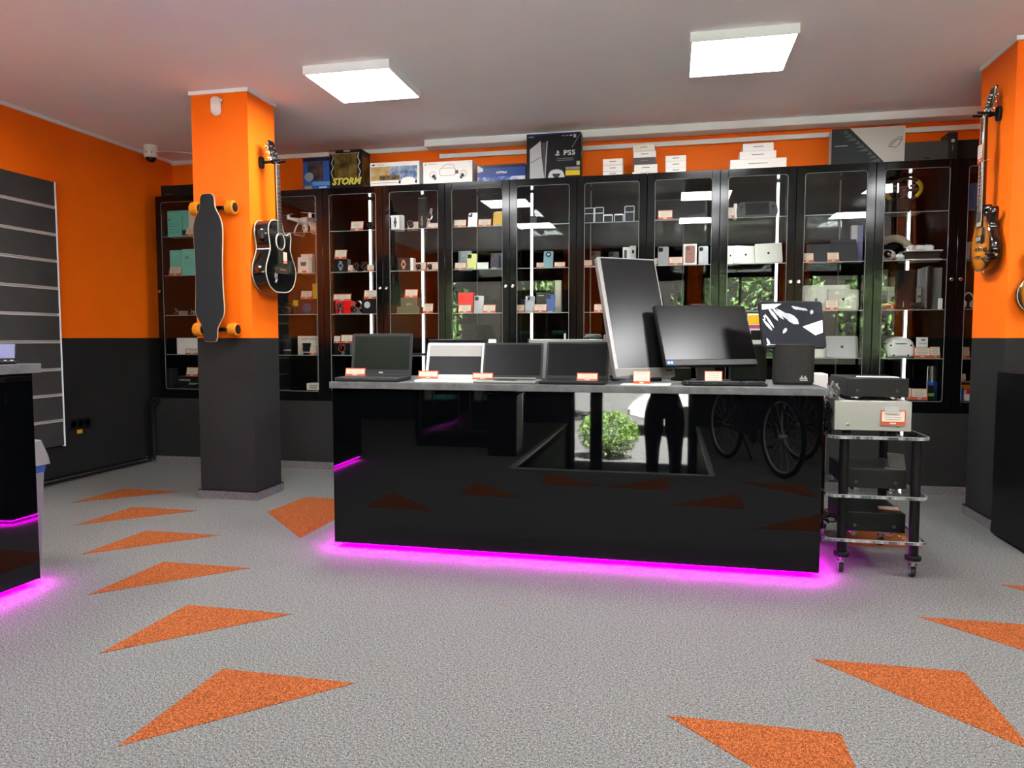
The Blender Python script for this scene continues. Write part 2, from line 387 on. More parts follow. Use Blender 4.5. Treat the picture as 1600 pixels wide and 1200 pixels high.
# ------------------------------------------------------------------ glass display cabinets
CY, CZ0, CZ1, CW, CD = 6.09, .625, 2.535, .573, .41
SH = {1: 2.16, 2: 1.795, 3: 1.418, 4: 1.045, 5: .722}
CX0 = -4.789
def unit_x(i): return CX0+CW*(i-1)                        # left side of cabinet i = 1..13
EDGEL = mat('pale_glass_gasket', (.42, .44, .43), .3, 0, .6)
def make_cabinet(label, knob=1):
    t = thing('glass_cabinet', label, 'display cabinet', (0, 0, 0), 0, 'black glass display cabinets along the back wall')
    H = CZ1-CZ0; b = MB(); w = CW-.001
    b.box(0, .018, .022, CD, 0, H, 0, .001); b.box(w-.018, w, .022, CD, 0, H, 0, .001); b.box(.018, w-.018, .022, CD, H-.03, H); b.box(.018, w-.018, .022, CD, 0, SH[5]-CZ0)
    b.build('carcass', DOORB, t)
    MB().box(.019, w-.019, CD-.008, CD-.002, SH[5]-CZ0+.001, H-.031).build('added_shade_back', SHADEG, t, smooth=0)  # added tinted pane, put in to darken the wall behind the cabinet
    st, zt, zb = .062, .058, .088
    d = MB(); d.box(.001, st, 0, .02, .002, H, 0, .002); d.box(w-st, w-.001, 0, .02, .002, H, 0, .002); d.box(st, w-st, 0, .02, H-zt, H, 0, .002); d.box(st, w-st, 0, .02, .002, zb, 0, .002)
    for cx, cz, sx, sz in ((st, zb, 1, 1), (w-st, zb, -1, 1), (st, H-zt, 1, -1), (w-st, H-zt, -1, -1)):    # rounded inner corners
        r = .022; pl = [(cx, cz)]+[(cx+sx*(r-r*math.cos(a)), cz+sz*(r-r*math.sin(a))) for a in [PI/2*i/5 for i in range(6)]]
        d.push(RX(90)).prism(pl, -.02, 0).pop()
    dr = d.build('door', DOORB, t)
    MB().box(st-.006, w-st+.006, .008, .013, zb-.006, H-zt+.006).build('door_pane', GLASS, dr, smooth=0)
    g = [(x+w/2, .001, z+(zb+H-zt)/2) for x, z in rect_round(w-2*st-.003, H-zt-zb-.003, .02)]
    MB().tube(g, .0016, 6, closed=True).build('pane_gasket', EDGEL, dr)
    kx = w-.03 if knob > 0 else .03
    MB().push(T((kx, 0, 1.64-CZ0)) @ RX(90)).lathe([(.006, -.002), (.008, .004), (.014, .008), (.015, .014), (.011, .018), (0, .019)], 16).build('lock_knob', STEEL, dr)
    for k in (1, 2, 3, 4):
        s = MB().box(.02, w-.02, .03, CD-.012, SH[k]-CZ0-.006, SH[k]-CZ0).build('glass_shelf', SHELFG, t, smooth=0)
        MB().box(.02, w-.02, .0285, .03, SH[k]-CZ0-.006, SH[k]-CZ0).build('shelf_edge', EDGEG, s, smooth=0)
    for k in (1, 2, 3, 4):                                  # little chrome shelf clips
        for q in (.024, w-.024):
            MB().cyl((q, .1, SH[k]-CZ0-.012), (q, .114, SH[k]-CZ0-.012), .007, 10).build('shelf_clip', STEEL, t)
    return t
CAB_LAB = {
 1: 'black glass cabinet in the corner holding the teal boxes, half behind the pillar', 2: 'black glass cabinet hidden behind the pillar with the longboard', 3: 'black glass cabinet with the white drone and cameras, beside the black guitar',
 4: 'black glass cabinet under the lightning figure box, holding watches and a red box', 5: 'black glass cabinet with the tall watch stand and the green boxes', 6: 'black glass cabinet with the yellow phone and the red phone box',
 7: 'black glass cabinet under the large console carton, with the round-camera phone and blue phone', 8: 'black glass cabinet with five folding phones on its top shelf', 9: 'black glass cabinet with the pink phone box, behind the tall screen',
 10: 'black glass cabinet with the handheld game machine and three silver laptops', 11: 'black glass cabinet with tilted dark laptops, under the grey and black carton', 12: 'black glass cabinet with the steering wheel and white headsets', 13: 'black glass cabinet partly hidden by the pillar with the sunburst guitar'}
protoR = make_cabinet(CAB_LAB[1], -1); protoR.location = (unit_x(1), CY, CZ0)
protoL = None
for i in range(2, 14):
    knob = 1 if i % 2 == 0 else -1
    if i == 2: protoL = make_cabinet(CAB_LAB[2], 1); protoL.location = (unit_x(2), CY, CZ0)
    else: copy_thing(protoL if knob > 0 else protoR, (unit_x(i), CY, CZ0), CAB_LAB[i])
# light tubes standing in the cabinets (some lit, some off)
for i, x, lit in ((1, -4.54, 0), (3, -3.34, 0), (4, -2.78, 1), (5, -2.262, 1), (6, -1.737, 0), (7, -1.232, 1), (8, -.7035, 0), (9, .09, 0), (10, .855, 1), (11, 1.339, 0), (12, 1.86, 1), (13, 2.4, 1)):
    names = {1: 'the teal box cabinet', 3: 'the drone cabinet', 4: 'the cabinet with the red watch box', 5: 'the tall watch stand cabinet', 6: 'the yellow phone cabinet', 7: 'the round-camera phone cabinet', 8: 'the folding phone cabinet', 9: 'the pink phone box cabinet', 10: 'the handheld game cabinet', 11: 'the dark laptop cabinet', 12: 'the steering wheel cabinet', 13: 'the cabinet behind the sunburst guitar'}
    t = thing('light_tube', ('lit white' if lit else 'unlit grey')+' upright light tube at the back of '+names[i], 'light tube', (x, CY+CD-.028, SH[5]), 0, 'upright light tubes in the cabinets')
    H = 2.5-SH[5]
    MB().cyl((0, 0, .01), (0, 0, H-.01), .0095 if lit else .006, 12).build('tube', TUBE if lit else TUBEOFF, t)
    b = MB(); b.cyl((0, 0, 0), (0, 0, .012), .013, 12); b.cyl((0, 0, H-.012), (0, 0, H), .013, 12)
    b.build('end_cap', STEEL, t)

# ------------------------------------------------------------------ counters
STONE = noise_mat('grey_stone_worktop', (.09, .096, .098), (.16, .168, .17), 14, .45, 6, .1, spec=.3, k=.62)
KZ = .954
t = thing('display_counter', 'long black gloss counter with grey stone worktop and magenta glow under it', 'counter', (0, 0, 0))
cx0, cx1, cy0, cy1 = -1.868, .735, 3.79, 4.50
b = MB(); b.box(cx0, cx1, cy0, cy1, .031, KZ-.037, 0, .0015)
b.build('cabinet_body', GLOSSB, t)
MB().box(cx0-.012, cx1+.018, cy0-.014, cy1+.03, KZ-.037, KZ, 0, .002).build('worktop', STONE, t)
b = MB(); e = .004
b.box(cx0+e, cx1-e, cy0+e, cy0+e+.02, .029, .0308); b.box(cx0+e, cx0+e+.02, cy0+e+.02, cy1-e, .029, .0308); b.box(cx1-e-.02, cx1-e, cy0+e+.02, cy1-e, .029, .0308)
b.build('light_strip', MAGENTA, t, smooth=0)
MB().box(cx0+.1, cx1-.1, cy0+.1, cy1-.05, 0, .031).build('plinth_base', BLACK, t, smooth=0)

t = thing('side_counter', 'black gloss counter by the slatted panel, cut by the photo edge, glowing magenta below', 'counter', (0, 0, 0))
sx, sy = -2.985, 2.905
MB().box(-3.75, sx, .9, sy, .031, 1.033, 0, .0015).build('cabinet_body', GLOSSB, t)
MB().box(-3.8, sx+.02, .88, sy+.035, 1.033, 1.077, 0, .002).build('worktop', STONE, t)
b = MB(); b.box(sx-.024, sx-.004, .95, sy-.004, .029, .0308); b.box(-3.6, sx-.024, sy-.024, sy-.004, .029, .0308)
b.build('light_strip', MAGENTA, t, smooth=0)
MB().box(-3.7, sx-.1, 1., sy-.1, 0, .031).build('plinth_base', BLACK, t, smooth=0)

# ------------------------------------------------------------------ slatted wall panel
t = thing('slatted_wall_panel', 'dark grey slatted display panel with aluminium grooves on the orange side wall', 'slatwall', (XL, 0, 0))
zs = [2.2657, 2.0448, 1.8288, 1.6074, 1.391, 1.169, .9414, .7295, .5173]
y0, y1, z0, z1, th = 3.4, 5.10, .296, 2.473, .022
lev = [z1]+zs+[z0]
SLATM = noise_mat('charcoal_slat_board', (.040, .040, .038), (.048, .048, .045), 5, .5, spec=.25, k=1)
for k in range(len(lev)-1):
    MB().box(.004, th, y0, y1, lev[k+1]+.012, lev[k]-(.012 if k else 0), 0, .001).build('slat_board', SLATM, t)
for z in zs:
    g = MB(); g.box(.002, .008, y0, y1, z-.012, z+.012); g.box(.008, th+.002, y0, y1, z-.012, z-.009); g.box(th-.003, th+.003, y0, y1, z-.012, z-.003); g.box(.008, th+.002, y0, y1, z+.009, z+.012); g.box(th-.003, th+.003, y0, y1, z+.006, z+.012)
    g.build('groove_rail', ALU, t, smooth=0)
MB().box(0, th+.004, y1, y1+.012, z0, z1).build('edge_trim', TRIMW, t, smooth=0)

# socket block
t = thing('triple_socket', 'black triple power socket with a small yellow tag low on the side wall', 'socket', (XL, 5.29, .465))
MB().box(0, .011, -.117, .117, -.045, .045, 0, .006).build('socket_frame', BLACK, t)
for k in (-1, 0, 1):
    MB().push(T((.011, k*.072, 0)) @ RY(90)).lathe([(.02, -.006), (.021, .003), (.027, .003), (.027, 0)], 18).build('outlet', mat('socket_black', (.006, .006, .007), .25), t)
MB().box(.002, .006, -.032, .025, -.085, -.052, 0, .001).build('tag', YELL, t)

# dome camera, motion sensor
t = thing('dome_camera', 'white ceiling camera with dark glass eye in the corner', 'security camera', (-4.76, 6.02, ZC))
MB().lathe([(.062, 0), (.064, -.045), (.058, -.05), (.062, -.054), (.064, -.085), (.056, -.105), (.05, -.108)], 28).build('housing', WHITEP, t)
MB().push(T((0, 0, -.106))).ball((0, 0, 0), (.046, .046, .045), 24, 0, (.5, 1)).build('lens_dome', SCREEN, t)
b = MB()
for a in range(8): b.push(RZ(a*45-90)).box(.0625, .0655, -.004, .004, -.075, -.062).pop()
b.build('led_dot', BLACK, t, smooth=0)  # small dark LEDs around the camera housing
MB().tube(spline([(.06, .0, -.06), (.1, .1, -.03), (.2, .25, -.012), (.3, .4, -.012)], 6, False), .006, 8).build('cable', WHITEP, t)
p = (at(330, 154, Y=PLY0)+at(349, 180, Y=PLY0))/2
t = thing('motion_sensor', 'small white motion sensor high on the orange pillar', 'sensor', (p.x, PLY0, p.z), 8)
MB().push(RX(90)).prism(rect_round(.075, .135, .034, 6), 0, .042, 0, .012).pop().build('housing', WHITEP, t)
MB().push(T((0, -.042, -.02)) @ RX(90)).prism(rect_round(.05, .06, .02, 6), -.004, .002, 0, .002).pop().build('lens_window', mat('sensor_lens', (.84, .84, .83), .35, 0, .3, k=.85), t)
MB().box(.036, .048, -.03, 0, .03, .05, 0, .003).build('bracket', WHITEP, t)

# waste bin behind the side counter
t = thing('waste_bin', 'grey swing-lid waste bin with blue liner behind the side counter', 'bin', (-3.34, 3.08, 0), 0)
BING = noise_mat('grey_bin_plastic', (.30, .295, .30), (.34, .335, .34), 4, .5, spec=.2, k=.42)
b = MB()
rr = lambda w, d, z, r=.03: [(x, y, z) for x, y in rect_round(w, d, r)]
def loft(b, rings, mi=0):
    n = len(rings[0]); vs = [p for r in rings for p in r]
    return b.add(vs, [(i*n+j, i*n+(j+1) % n, (i+1)*n+(j+1) % n, (i+1)*n+j) for i in range(len(rings)-1) for j in range(n)]+[tuple(range(n))[::-1], tuple(range((len(rings)-1)*n, len(rings)*n))], mi)
loft(b, [rr(.23, .17, 0), rr(.27, .21, .50)]).build('body', BING, t)
loft(MB(), [rr(.275, .215, .50), rr(.283, .223, .53), rr(.278, .218, .545)]).build('liner', mat('blue_bag', (.05, .18, .55), .4), t)
loft(MB(), [rr(.31, .25, .54), rr(.30, .24, .58), rr(.26, .20, .665), rr(.22, .16, .672)]).build('lid', BING, t)

# tall black cabinet in front of the right pillar
p = at(1597, 868, Z=0)
t = thing('tall_black_box', 'tall plain black cabinet standing against the pillar, cut by the photo edge', 'black cabinet', (1.93, 4.46, 0))
MB().box(0, .5, 0, .46, .015, 1.0, 0, .004).build('body', mat('satin_black', (.005, .005, .006), .35), t)
b = MB()
for q in ((.04, .04), (.44, .04), (.04, .4), (.44, .4)): b.cyl((*q, 0), (*q, .015), .02, 10)
b.build('foot', BLACK, t)
# ------------------------------------------------------------------ price cards (orange-framed, leaning on a clear foot)
_card = {}
TAGW = mat('price_card_cream', (.78, .70, .57), .6, 0, .1, k=.68)
def card_mesh(w, h):
    k = (round(w, 3), round(h, 3))
    if k in _card: return _card[k]
    w, h = k; b = MB(); t = .002
    b.push(RX(-14)); e = w*.045; hb = h*.25
    b.box(-w/2, w/2, 0, t, 0, h, 0)
    b.box(-w/2+e, w/2-e, -.0006, 0, hb, h-e, 1)
    for q in range(4):
        z = h*(.84-.15*q); ww = w*(.34-.05*(q % 2)); b.box(-ww, ww, -.001, -.0006, z-h*.018, z+h*.018, 2)
    b.box(-w*.12, w*.12, -.0006, 0, hb*.35, hb*.7, 1); b.pop()
    b.box(-w/2, w/2, .0, h*.45, 0, .0015, 3)
    o = b.build('price_card', [TAGO, TAGW, TAGG, ACRE], smooth=0); _card[k] = o.data; bpy.data.objects.remove(o); return _card[k]
def card(x, y, z, w, h, label, group='orange and white price cards', rz=0):
    o = bpy.data.objects.new('price_card', card_mesh(w, h)); COL.objects.link(o); o.location = (x, y, z+.0005); o.rotation_euler = (0, 0, R(rz))
    return tag(o, label, 'price card', group)

# ------------------------------------------------------------------ longboard on the pillar
WOOD = mat('pale_maple_edge', (.72, .55, .30), .45)
GRIP = noise_mat('grip_tape', (.026, .029, .032), (.05, .055, .06), 260, .9, spec=.2)
WHEEL = mat('orange_urethane', (.95, .33, .015), .4)
dz0, dz1 = 1.170, 2.228; dl = dz1-dz0
t = thing('longboard', 'black longboard with orange wheels hung upright on the orange pillar', 'skateboard', (-3.243, 4.79, (dz0+dz1)/2))
hw = [(0, .5), (.035, .497), (.055, .475), (.058, .44), (.066, .40), (.10, .34), (.117, .28), (.118, .2), (.112, .08), (.110, -.05), (.113, -.18), (.118, -.27), (.112, -.32), (.075, -.38), (.058, -.42), (.056, -.46), (.048, -.49), (.03, -.498), (0, -.5)]
ol = spline([(x, y*dl) for x, y in hw]+[(-x, y*dl) for x, y in hw[-2:0:-1]], 4)
M0 = T((0, -.125, 0)) @ RX(90)
MB().push(M0).prism(ol, -.012, 0, 0, .002).build('deck', WOOD, t)
MB().push(M0).prism([(x*.965, y*.992) for x, y in ol], 0, .0015).build('grip_tape', GRIP, t)
for sz in (1, -1):
    z = sz*.437
    b = MB(); b.box(-.04, .04, -.115, -.10, z-.05, z+.05, 0, .003); b.tube([(0, -.10, z-.01*sz), (0, -.06, z)], [.028, .02], 12); b.cyl((-.14, -.05, z), (.14, -.05, z), .012, 12)
    b.box(-.085, .085, -.062, -.038, z-.014, z+.014, 0, .005)
    b.build('truck', mat('dark_truck_metal', (.05, .05, .055), .25, .8), t)
    for sx in (-1, 1):
        w = MB().push(T((sx*.143, -.05, z)) @ RY(90)).lathe([(.030, -.03), (.042, -.032), (.048, -.026), (.0495, -.008), (.0495, .008), (.048, .026), (.042, .032), (.030, .03)], 28).build('wheel', WHEEL, t)
        MB().push(T((sx*.143, -.05, z)) @ RY(90)).lathe([(.033, -.0325), (.033, .0325)], 20).build('wheel_hub', BLACK, w)
        MB().push(T((sx*.143, -.05, z)) @ RY(90)).lathe([(.009, .031), (.01, .037), (0, .038)] if sx > 0 else [(0, -.038), (.01, -.037), (.009, -.031)], 10).build('axle_nut', DARK, w)

# ------------------------------------------------------------------ guitars
CREAMB = mat('cream_binding', (.78, .72, .56), .4)
ROSEW = mat('rosewood', (.05, .028, .018), .5)
GBLK = mat('black_gloss_body', (.006, .006, .006), .08, 0, .5, coat=.5)
FRETM = mat('fret_wire', (.6, .58, .5), .3, 1)
def neck_set(t, y_body, y_nut, z, w0, w1, head, tuner_rows, nf=20, scale=None, neck=GBLK, headm=GBLK, bind=True, bridge_y=.13):
    """neck, fingerboard, frets, strings, headstock with tuners; local y up, z out of the wall."""
    L = y_nut-y_body
    b = MB(); n = 8; pr = lambda w, d: [(w/2*math.cos(PI+PI*i/n), -d*math.sin(PI*i/n)) for i in range(n+1)]
    r0 = [(x, y_body-.03, z+q) for x, q in pr(w0, .028)]; r1 = [(x, y_nut, z+q) for x, q in pr(w1, .022)]
    m = n+1; b.add(r0+r1, [(i, i+1, m+i+1, m+i) for i in range(n)]+[(0, m, 2*m-1, n), tuple(range(m)), tuple(range(m, 2*m))[::-1]], 0)
    b.build('neck', neck, t)
    yb = y_body-.11
    fb = MB().add([(-w0*.55, yb, z), (w0*.55, yb, z), (w1/2, y_nut, z), (-w1/2, y_nut, z), (-w0*.55, yb, z+.006), (w0*.55, yb, z+.006), (w1/2, y_nut, z+.006), (-w1/2, y_nut, z+.006)],
        [(3, 2, 1, 0), (4, 5, 6, 7), (0, 1, 5, 4), (1, 2, 6, 5), (2, 3, 7, 6), (3, 0, 4, 7)]).build('fingerboard', ROSEW, t, smooth=0)
    if bind:
        for s in (-1, 1): MB().tube([(s*w0*.552, yb, z+.004), (s*(w1/2+.0003), y_nut, z+.004)], .0024, 6).build('neck_binding', CREAMB, fb)
    sl = (y_nut-bridge_y); f = MB(); d = MB()
    for k in range(1, nf+1):
        y = y_nut-sl*(1-2**(-k/12))
        if y < yb+.005: break
        w = w1+(w0*1.1-w1)*(y_nut-y)/(y_nut-yb); f.box(-w/2+.001, w/2-.001, y-.0009, y+.0009, z+.006, z+.0075)
        if k in (3, 5, 7, 9, 12, 15, 17): d.cyl((0, y+.009, z+.006), (0, y+.009, z+.0065), .0035, 10)
    f.build('frets', FRETM, fb, smooth=0); d.build('inlays', CREAMB, fb)
    s = MB()
    for q in range(6): u = (q-2.5)/2.5; s.tube([(u*.026, bridge_y, z+.011), (u*w1*.4, y_nut, z+.0085), (u*w1*.55, y_nut+.05, z+.002)], .0008, 4)
    s.build('strings', STEEL, t, smooth=0)
    MB().box(-w1/2, w1/2, y_nut-.003, y_nut+.003, z, z+.008).build('nut', CREAMB, t, smooth=0)
    hM = T((0, y_nut, z+.002)) @ RX(-14)
    h = MB().push(hM).prism(head, -.016, 0, 0, .002).build('headstock', headm, t)
    for s in (-1, 1):
        for k in range(tuner_rows):
            y = .045+.042*k; x = s*(.022+.003*k)
            tb = MB().push(hM); tb.cyl((x, y, 0), (x, y, .014), .004, 10); tb.cyl((x, y, 0), (x, y, .002), .0075, 10)
            tb.cyl((x, y, -.022), (s*(.052+.003*k), y, -.022), .003, 8); tb.box(s*.044, s*.066, y-.009, y+.009, -.026, -.018, 0, .003); tb.box(x-.01, x+.01, y-.012, y+.012, -.028, -.016, 0, .002)
            tb.build('tuning_peg', STEEL, h)
def wall_frame(origin, normal):
    n = Vector(normal); up = Vector((0, 0, 1)); x = up.cross(n)
    return Matrix(((x.x, up.x, n.x, origin[0]), (x.y, up.y, n.y, origin[1]), (x.z, up.z, n.z, origin[2]), (0, 0, 0, 1)))
def guitar_hanger(label, y_nut, M, z):
    t = thing('guitar_hanger', label, 'guitar hanger'); t.matrix_world = M
    MB().push(T((0, y_nut+.02, 0))).prism(rect_round(.055, .085, .02), 0, .02, 0, .003).build('wall_plate', BLACK, t)
    b = MB().push(T((0, y_nut+.02, 0)))
    b.tube([(0, 0, .02), (0, .0, z-.055)], .011, 10)
    for s in (-1, 1): b.tube(spline([(0, 0, z-.055), (s*.026, -.002, z-.045), (s*.034, 0, z-.01), (s*.036, .004, z+.05)], 5, False), .008, 10)
    b.build('yoke', RUBBER, t)

# black acoustic guitar on the pillar
M = wall_frame((PLX1, 4.985, 1.54), (1, 0, 0)) @ RZ(2.4)
t = thing('acoustic_guitar', 'black cutaway acoustic guitar with cream edging hanging on the orange pillar', 'guitar'); t.matrix_world = M
half = [(0, 0), (.09, .006), (.165, .045), (.208, .12), (.205, .19), (.165, .265), (.142, .32), (.150, .38), (.160, .43), (.150, .48), (.115, .515), (.06, .526), (0, .527)]
cut = [(0, 0), (.09, .006), (.165, .045), (.208, .12), (.205, .19), (.165, .265), (.142, .32), (.150, .375), (.158, .418), (.148, .447), (.118, .438), (.085, .43), (.052, .455), (.038, .50), (.03, .527), (0, .527)]
ol = spline([(x, y) for x, y in cut]+[(-x, y) for x, y in half[-2:0:-1]], 4)
bz0, bz1 = .022, .135
MB().prism(ol, bz0, bz1, 0, .002).build('body', GBLK, t)
for z in (bz1-.001, bz0+.001): MB().tube([(x*1.001, y, z) for x, y in ol], .0042, 6, closed=True).build('body_binding', CREAMB, t)
MB().push(T((0, .375, bz1))).lathe([(0, .0006), (.052, .0006)], 32).build('sound_hole', mat('hole_dark', (.03, .018, .012), .8), t, smooth=0)
MB().torus((0, .375, bz1+.0005), .06, .0062, 40, 8).build('rosette', CREAMB, t)
MB().push(T((0, .375, bz1))).torus((0, 0, .0008), .0525, .0025, 32, 6).build('hole_edge', ROSEW, t)
b = MB(); b.prism([(-.09, .165), (-.075, .14), (.075, .14), (.09, .165), (.075, .185), (-.075, .185)], bz1, bz1+.011, 0, .002)
br = b.build('bridge', ROSEW, t); MB().box(-.04, .04, .166, .169, bz1+.011, bz1+.015).build('saddle', CREAMB, br)
head = [(-.024, 0), (-.036, .045), (-.038, .175), (-.02, .182), (0, .176), (.02, .182), (.038, .175), (.036, .045), (.024, 0)]
neck_set(t, .527, .935, bz1, .056, .044, head, 3, 20, bridge_y=.167)
# silver emblem on the lower bout and the control panel on the side
b = MB()
for i in range(9):
    a = random.uniform(-1, 1); b.push(T((-.075+random.uniform(-.014, .014), .115+random.uniform(-.034, .034), bz1)) @ RZ(random.uniform(20, 160))).box(-.016, .016, -.002, .002, 0, .0008).pop()
b.build('emblem', mat('silver_print', (.75, .74, .72), .4), t, smooth=0)
b = MB().box(-.168, -.148, .385, .45, .05, .105, 0, .002); pn = b.build('control_panel', mat('panel_black', (.02, .02, .02), .4), t)
b = MB()
for k in range(4): b.cyl((-.168, .395+.015*k, .065), (-.172, .395+.015*k, .065), .004, 8)
for k in range(4): b.box(-.1686, -.168, .39+.015*k, .398+.015*k, .08, .1)
b.build('control_knob', mat('panel_print', (.12, .12, .12), .5), pn)
o = bpy.data.objects.new('price_card', card_mesh(.055, .085)); COL.objects.link(o); o.matrix_world = M @ T((.035, .215, bz1+.016)) @ RX(-90+14) @ Matrix.Scale(1, 4)
tag(o, 'orange and white price card hanging from the strings of the black acoustic guitar', 'price card', 'orange and white price cards')
guitar_hanger('black padded hanger holding the acoustic guitar', .935, M, bz1)

# sunburst electric guitar on the right pillar
def sunburst(name, cy_, centre, mid, edge, r):
    m = mat(name, centre, .1, 0, .5, coat=.6); n, l, bs = nodes(m); nt = m.node_tree
    tc = n.new('ShaderNodeTexCoord'); mp = n.new('ShaderNodeMapping'); mp.inputs['Location'].default_value = (0, -cy_/(r*1.3), 0); mp.inputs['Scale'].default_value = (1/r, 1/(r*1.3), 0)
    g = n.new('ShaderNodeTexGradient'); g.gradient_type = 'SPHERICAL'; l.new(tc.outputs['Object'], mp.inputs[0]); l.new(mp.outputs[0], g.inputs[0])
    rp = ramp(nt, [(.0, edge), (.22, edge), (.42, mid), (.8, centre)]); l.new(g.outputs[0], rp.inputs[0]); l.new(rp.outputs[0], bs.inputs['Base Color'])
    return m
lp_l = [(0, 0), (.07, .008), (.135, .045), (.165, .105), (.16, .165), (.125, .225), (.108, .27), (.118, .325), (.125, .36), (.105, .40), (.06, .418), (.03, .40)]
lp_r = [(0, 0), (.07, .008), (.135, .045), (.165, .105), (.16, .165), (.128, .22), (.112, .265), (.125, .315), (.132, .355), (.118, .375), (.092, .352), (.062, .325), (.034, .345), (.03, .40)]
def electric(label, M, burst, bind):
    t = thing('electric_guitar', label, 'guitar'); t.matrix_world = M
    ol = spline(lp_r+[(-x, y) for x, y in lp_l[::-1][:-1]], 4)
    z0, z1 = .035, .083
    MB().prism(ol, z0, z1-.008, 0, .003).build('body', GBLK, t)
    MB().prism([(x*.985, y*.99+.002) for x, y in ol], z1-.008, z1, 0, .004).build('arched_top', burst, t)
    MB().tube([(x, y, z1-.006) for x, y in ol], .0025, 6, closed=True).build('body_binding', bind, t)
    z = z1+.006
    neck_set(t, .40, .93, z, .054, .043, [(-.022, 0), (-.04, .05), (-.03, .17), (-.038, .19), (0, .182), (.038, .19), (.03, .17), (.04, .05), (.022, 0)], 3, 21, bridge_y=.135)
    for y in (.285, .195):
        p = MB().box(-.037, .037, y-.02, y+.02, z1, z1+.01, 0, .002).build('pickup', BLACK, t); MB().box(-.03, .03, y-.012, y+.012, z1+.01, z1+.013, 0, .001).build('pickup_cover', mat('cream_pickup', (.85, .78, .55), .35), p)
    MB().box(-.042, .042, .128, .142, z1, z1+.014, 0, .003).build('bridge', STEEL, t)
    MB().cyl((-.04, .085, z1+.01), (.04, .085, z1+.01), .006, 10).build('tailpiece', STEEL, t)
    for q in ((.095, .12), (.125, .095), (.085, .065), (.112, .05)): MB().push(T((*q, z1))).lathe([(.013, 0), (.012, .012), (.009, .016), (0, .017)], 16).build('control_knob', mat('knob_dark', (.05, .03, .01), .2), t)
    MB().prism([(.03, .16), (.075, .17), (.07, .25), (.04, .27)], z1+.004, z1+.007).build('pickguard', mat('dark_guard', (.02, .015, .012), .2), t)
    MB().cyl((.165, .08, .06), (.178, .08, .06), .008, 12).build('jack_socket', STEEL, t)
    MB().cyl((0, .0, .058), (0, -.012, .058), .007, 10).build('strap_button', STEEL, t)
    return t
B1 = sunburst('tobacco_sunburst', .16, (.70, .26, .02), (.42, .13, .008), (.012, .006, .003), .19)
B2 = sunburst('yellow_burst', .16, (.80, .48, .05), (.62, .30, .02), (.015, .01, .004), .2)
M1 = wall_frame((PRX0, 5.165, 1.625), (-1, 0, 0)) @ Matrix.Scale(1.02, 4)
electric('black and tobacco sunburst electric guitar hanging on the side of the orange pillar', M1, B1, GBLK)
guitar_hanger('black padded hanger holding the sunburst guitar', .93, M1, .089)
o = bpy.data.objects.new('price_card', card_mesh(.075, .11)); COL.objects.link(o); o.matrix_world = M1 @ T((.0, .66, .103)) @ RX(-90+14)
tag(o, 'orange and white price card hanging on the neck of the sunburst guitar', 'price card', 'orange and white price cards')
p = at(1591, 470, Y=4.88)
M2 = wall_frame((2.175, PRY0, 1.33), (0, -1, 0)) @ T((0, 0, 0))
electric('yellow electric guitar with cream edging, cut off by the photo edge on the pillar front', M2, B2, CREAMB)
guitar_hanger('black padded hanger holding the yellow guitar', .93, M2, .089)

# ------------------------------------------------------------------ counter: laptops, screens, keyboard
def laptop(label, x, y, w, d, hs, tilt, rz, base, lid, screen, scr_h=None, bez=.012, chin=.02, deck=None, ktint=BLACK, thick=.02, z=KZ, logo=None, stripe=None):
    t = thing('laptop', label, 'laptop', (x, y, z), rz, None)
    MB().prism(rect_round(w, d, .012, 4), .002, thick, 0, .003).build('base', base, t)
    k = MB(); rows, cols = 5, 14; kw = w*.84/cols; kd = d*.45/rows
    for r in range(rows):
        for c in range(cols): k.box(-w*.42+c*kw+.001, -w*.42+(c+1)*kw-.001, d*.43-(r+1)*kd+.001, d*.43-r*kd-.001, thick, thick+.0018)
    k.build('keyboard', ktint, t, smooth=0)
    MB().box(-.055, .055, -d*.44, -d*.1, thick, thick+.0008).build('touchpad', deck or lid, t, smooth=0)
    MB().cyl((-w*.4, d/2-.004, thick+.002), (w*.4, d/2-.004, thick+.002), .006, 10).build('hinge', base, t)
    Ml = T((0, d/2-.004, thick)) @ RX(-tilt) @ RX(90)         # local x, y up the lid, z towards the viewer
    l = MB().push(Ml @ T((0, hs/2, -.007))).prism(rect_round(w, hs, .01, 4), 0, .007, 0, .0015).build('lid', lid, t)
    MB().push(Ml).box(-w/2+bez, w/2-bez, chin, hs-bez, 0, .0008).build('screen', screen, l, smooth=0)
    MB().push(Ml).cyl((0, hs-bez*.5, 0), (0, hs-bez*.5, .001), .0022, 10).build('webcam', BLACK, l)
    if logo: text(logo, .012, WHITE, l, Ml @ T((0, chin*.5, .0005)), 'lettering', bold=.0004)
    if stripe: stripe(l, Ml, w, hs, bez, chin)
    return t
LG = mat('laptop_graphite', (.045, .047, .048), .45); LB = mat('laptop_black', (.02, .02, .021), .4); LS = mat('laptop_silver', (.42, .42, .41), .35, .4)
GLS = SCREENM
gs = mat('green_tinted_screen', (.012, .018, .013), .25, 0, .6)
laptop('graphite laptop with a wide dark screen at the corner end of the counter', -1.675, 3.925, .375, .25, .252, 9, 2.5, LG, LG, gs, bez=.017, chin=.036, logo='DELL', thick=.024)
def mac_paper(l, Ml, w, hs, bez, chin):                       # pale sheet lying over the top of the screen
    MB().push(Ml).box(-w/2+bez+.002, w/2-bez-.002, hs*.62, hs-bez-.002, .0009, .0016).build('screen_film', mat('pale_film', (.55, .53, .52), .5), l, smooth=0)
laptop('white laptop with a dark screen, pale film across its top', -1.215, 3.905, .345, .22, .214, 18, 2, WHITEP, WHITEP, GLS, bez=.017, chin=.022, ktint=mat('pale_keys', (.6, .6, .58), .5), thick=.014, stripe=mac_paper)
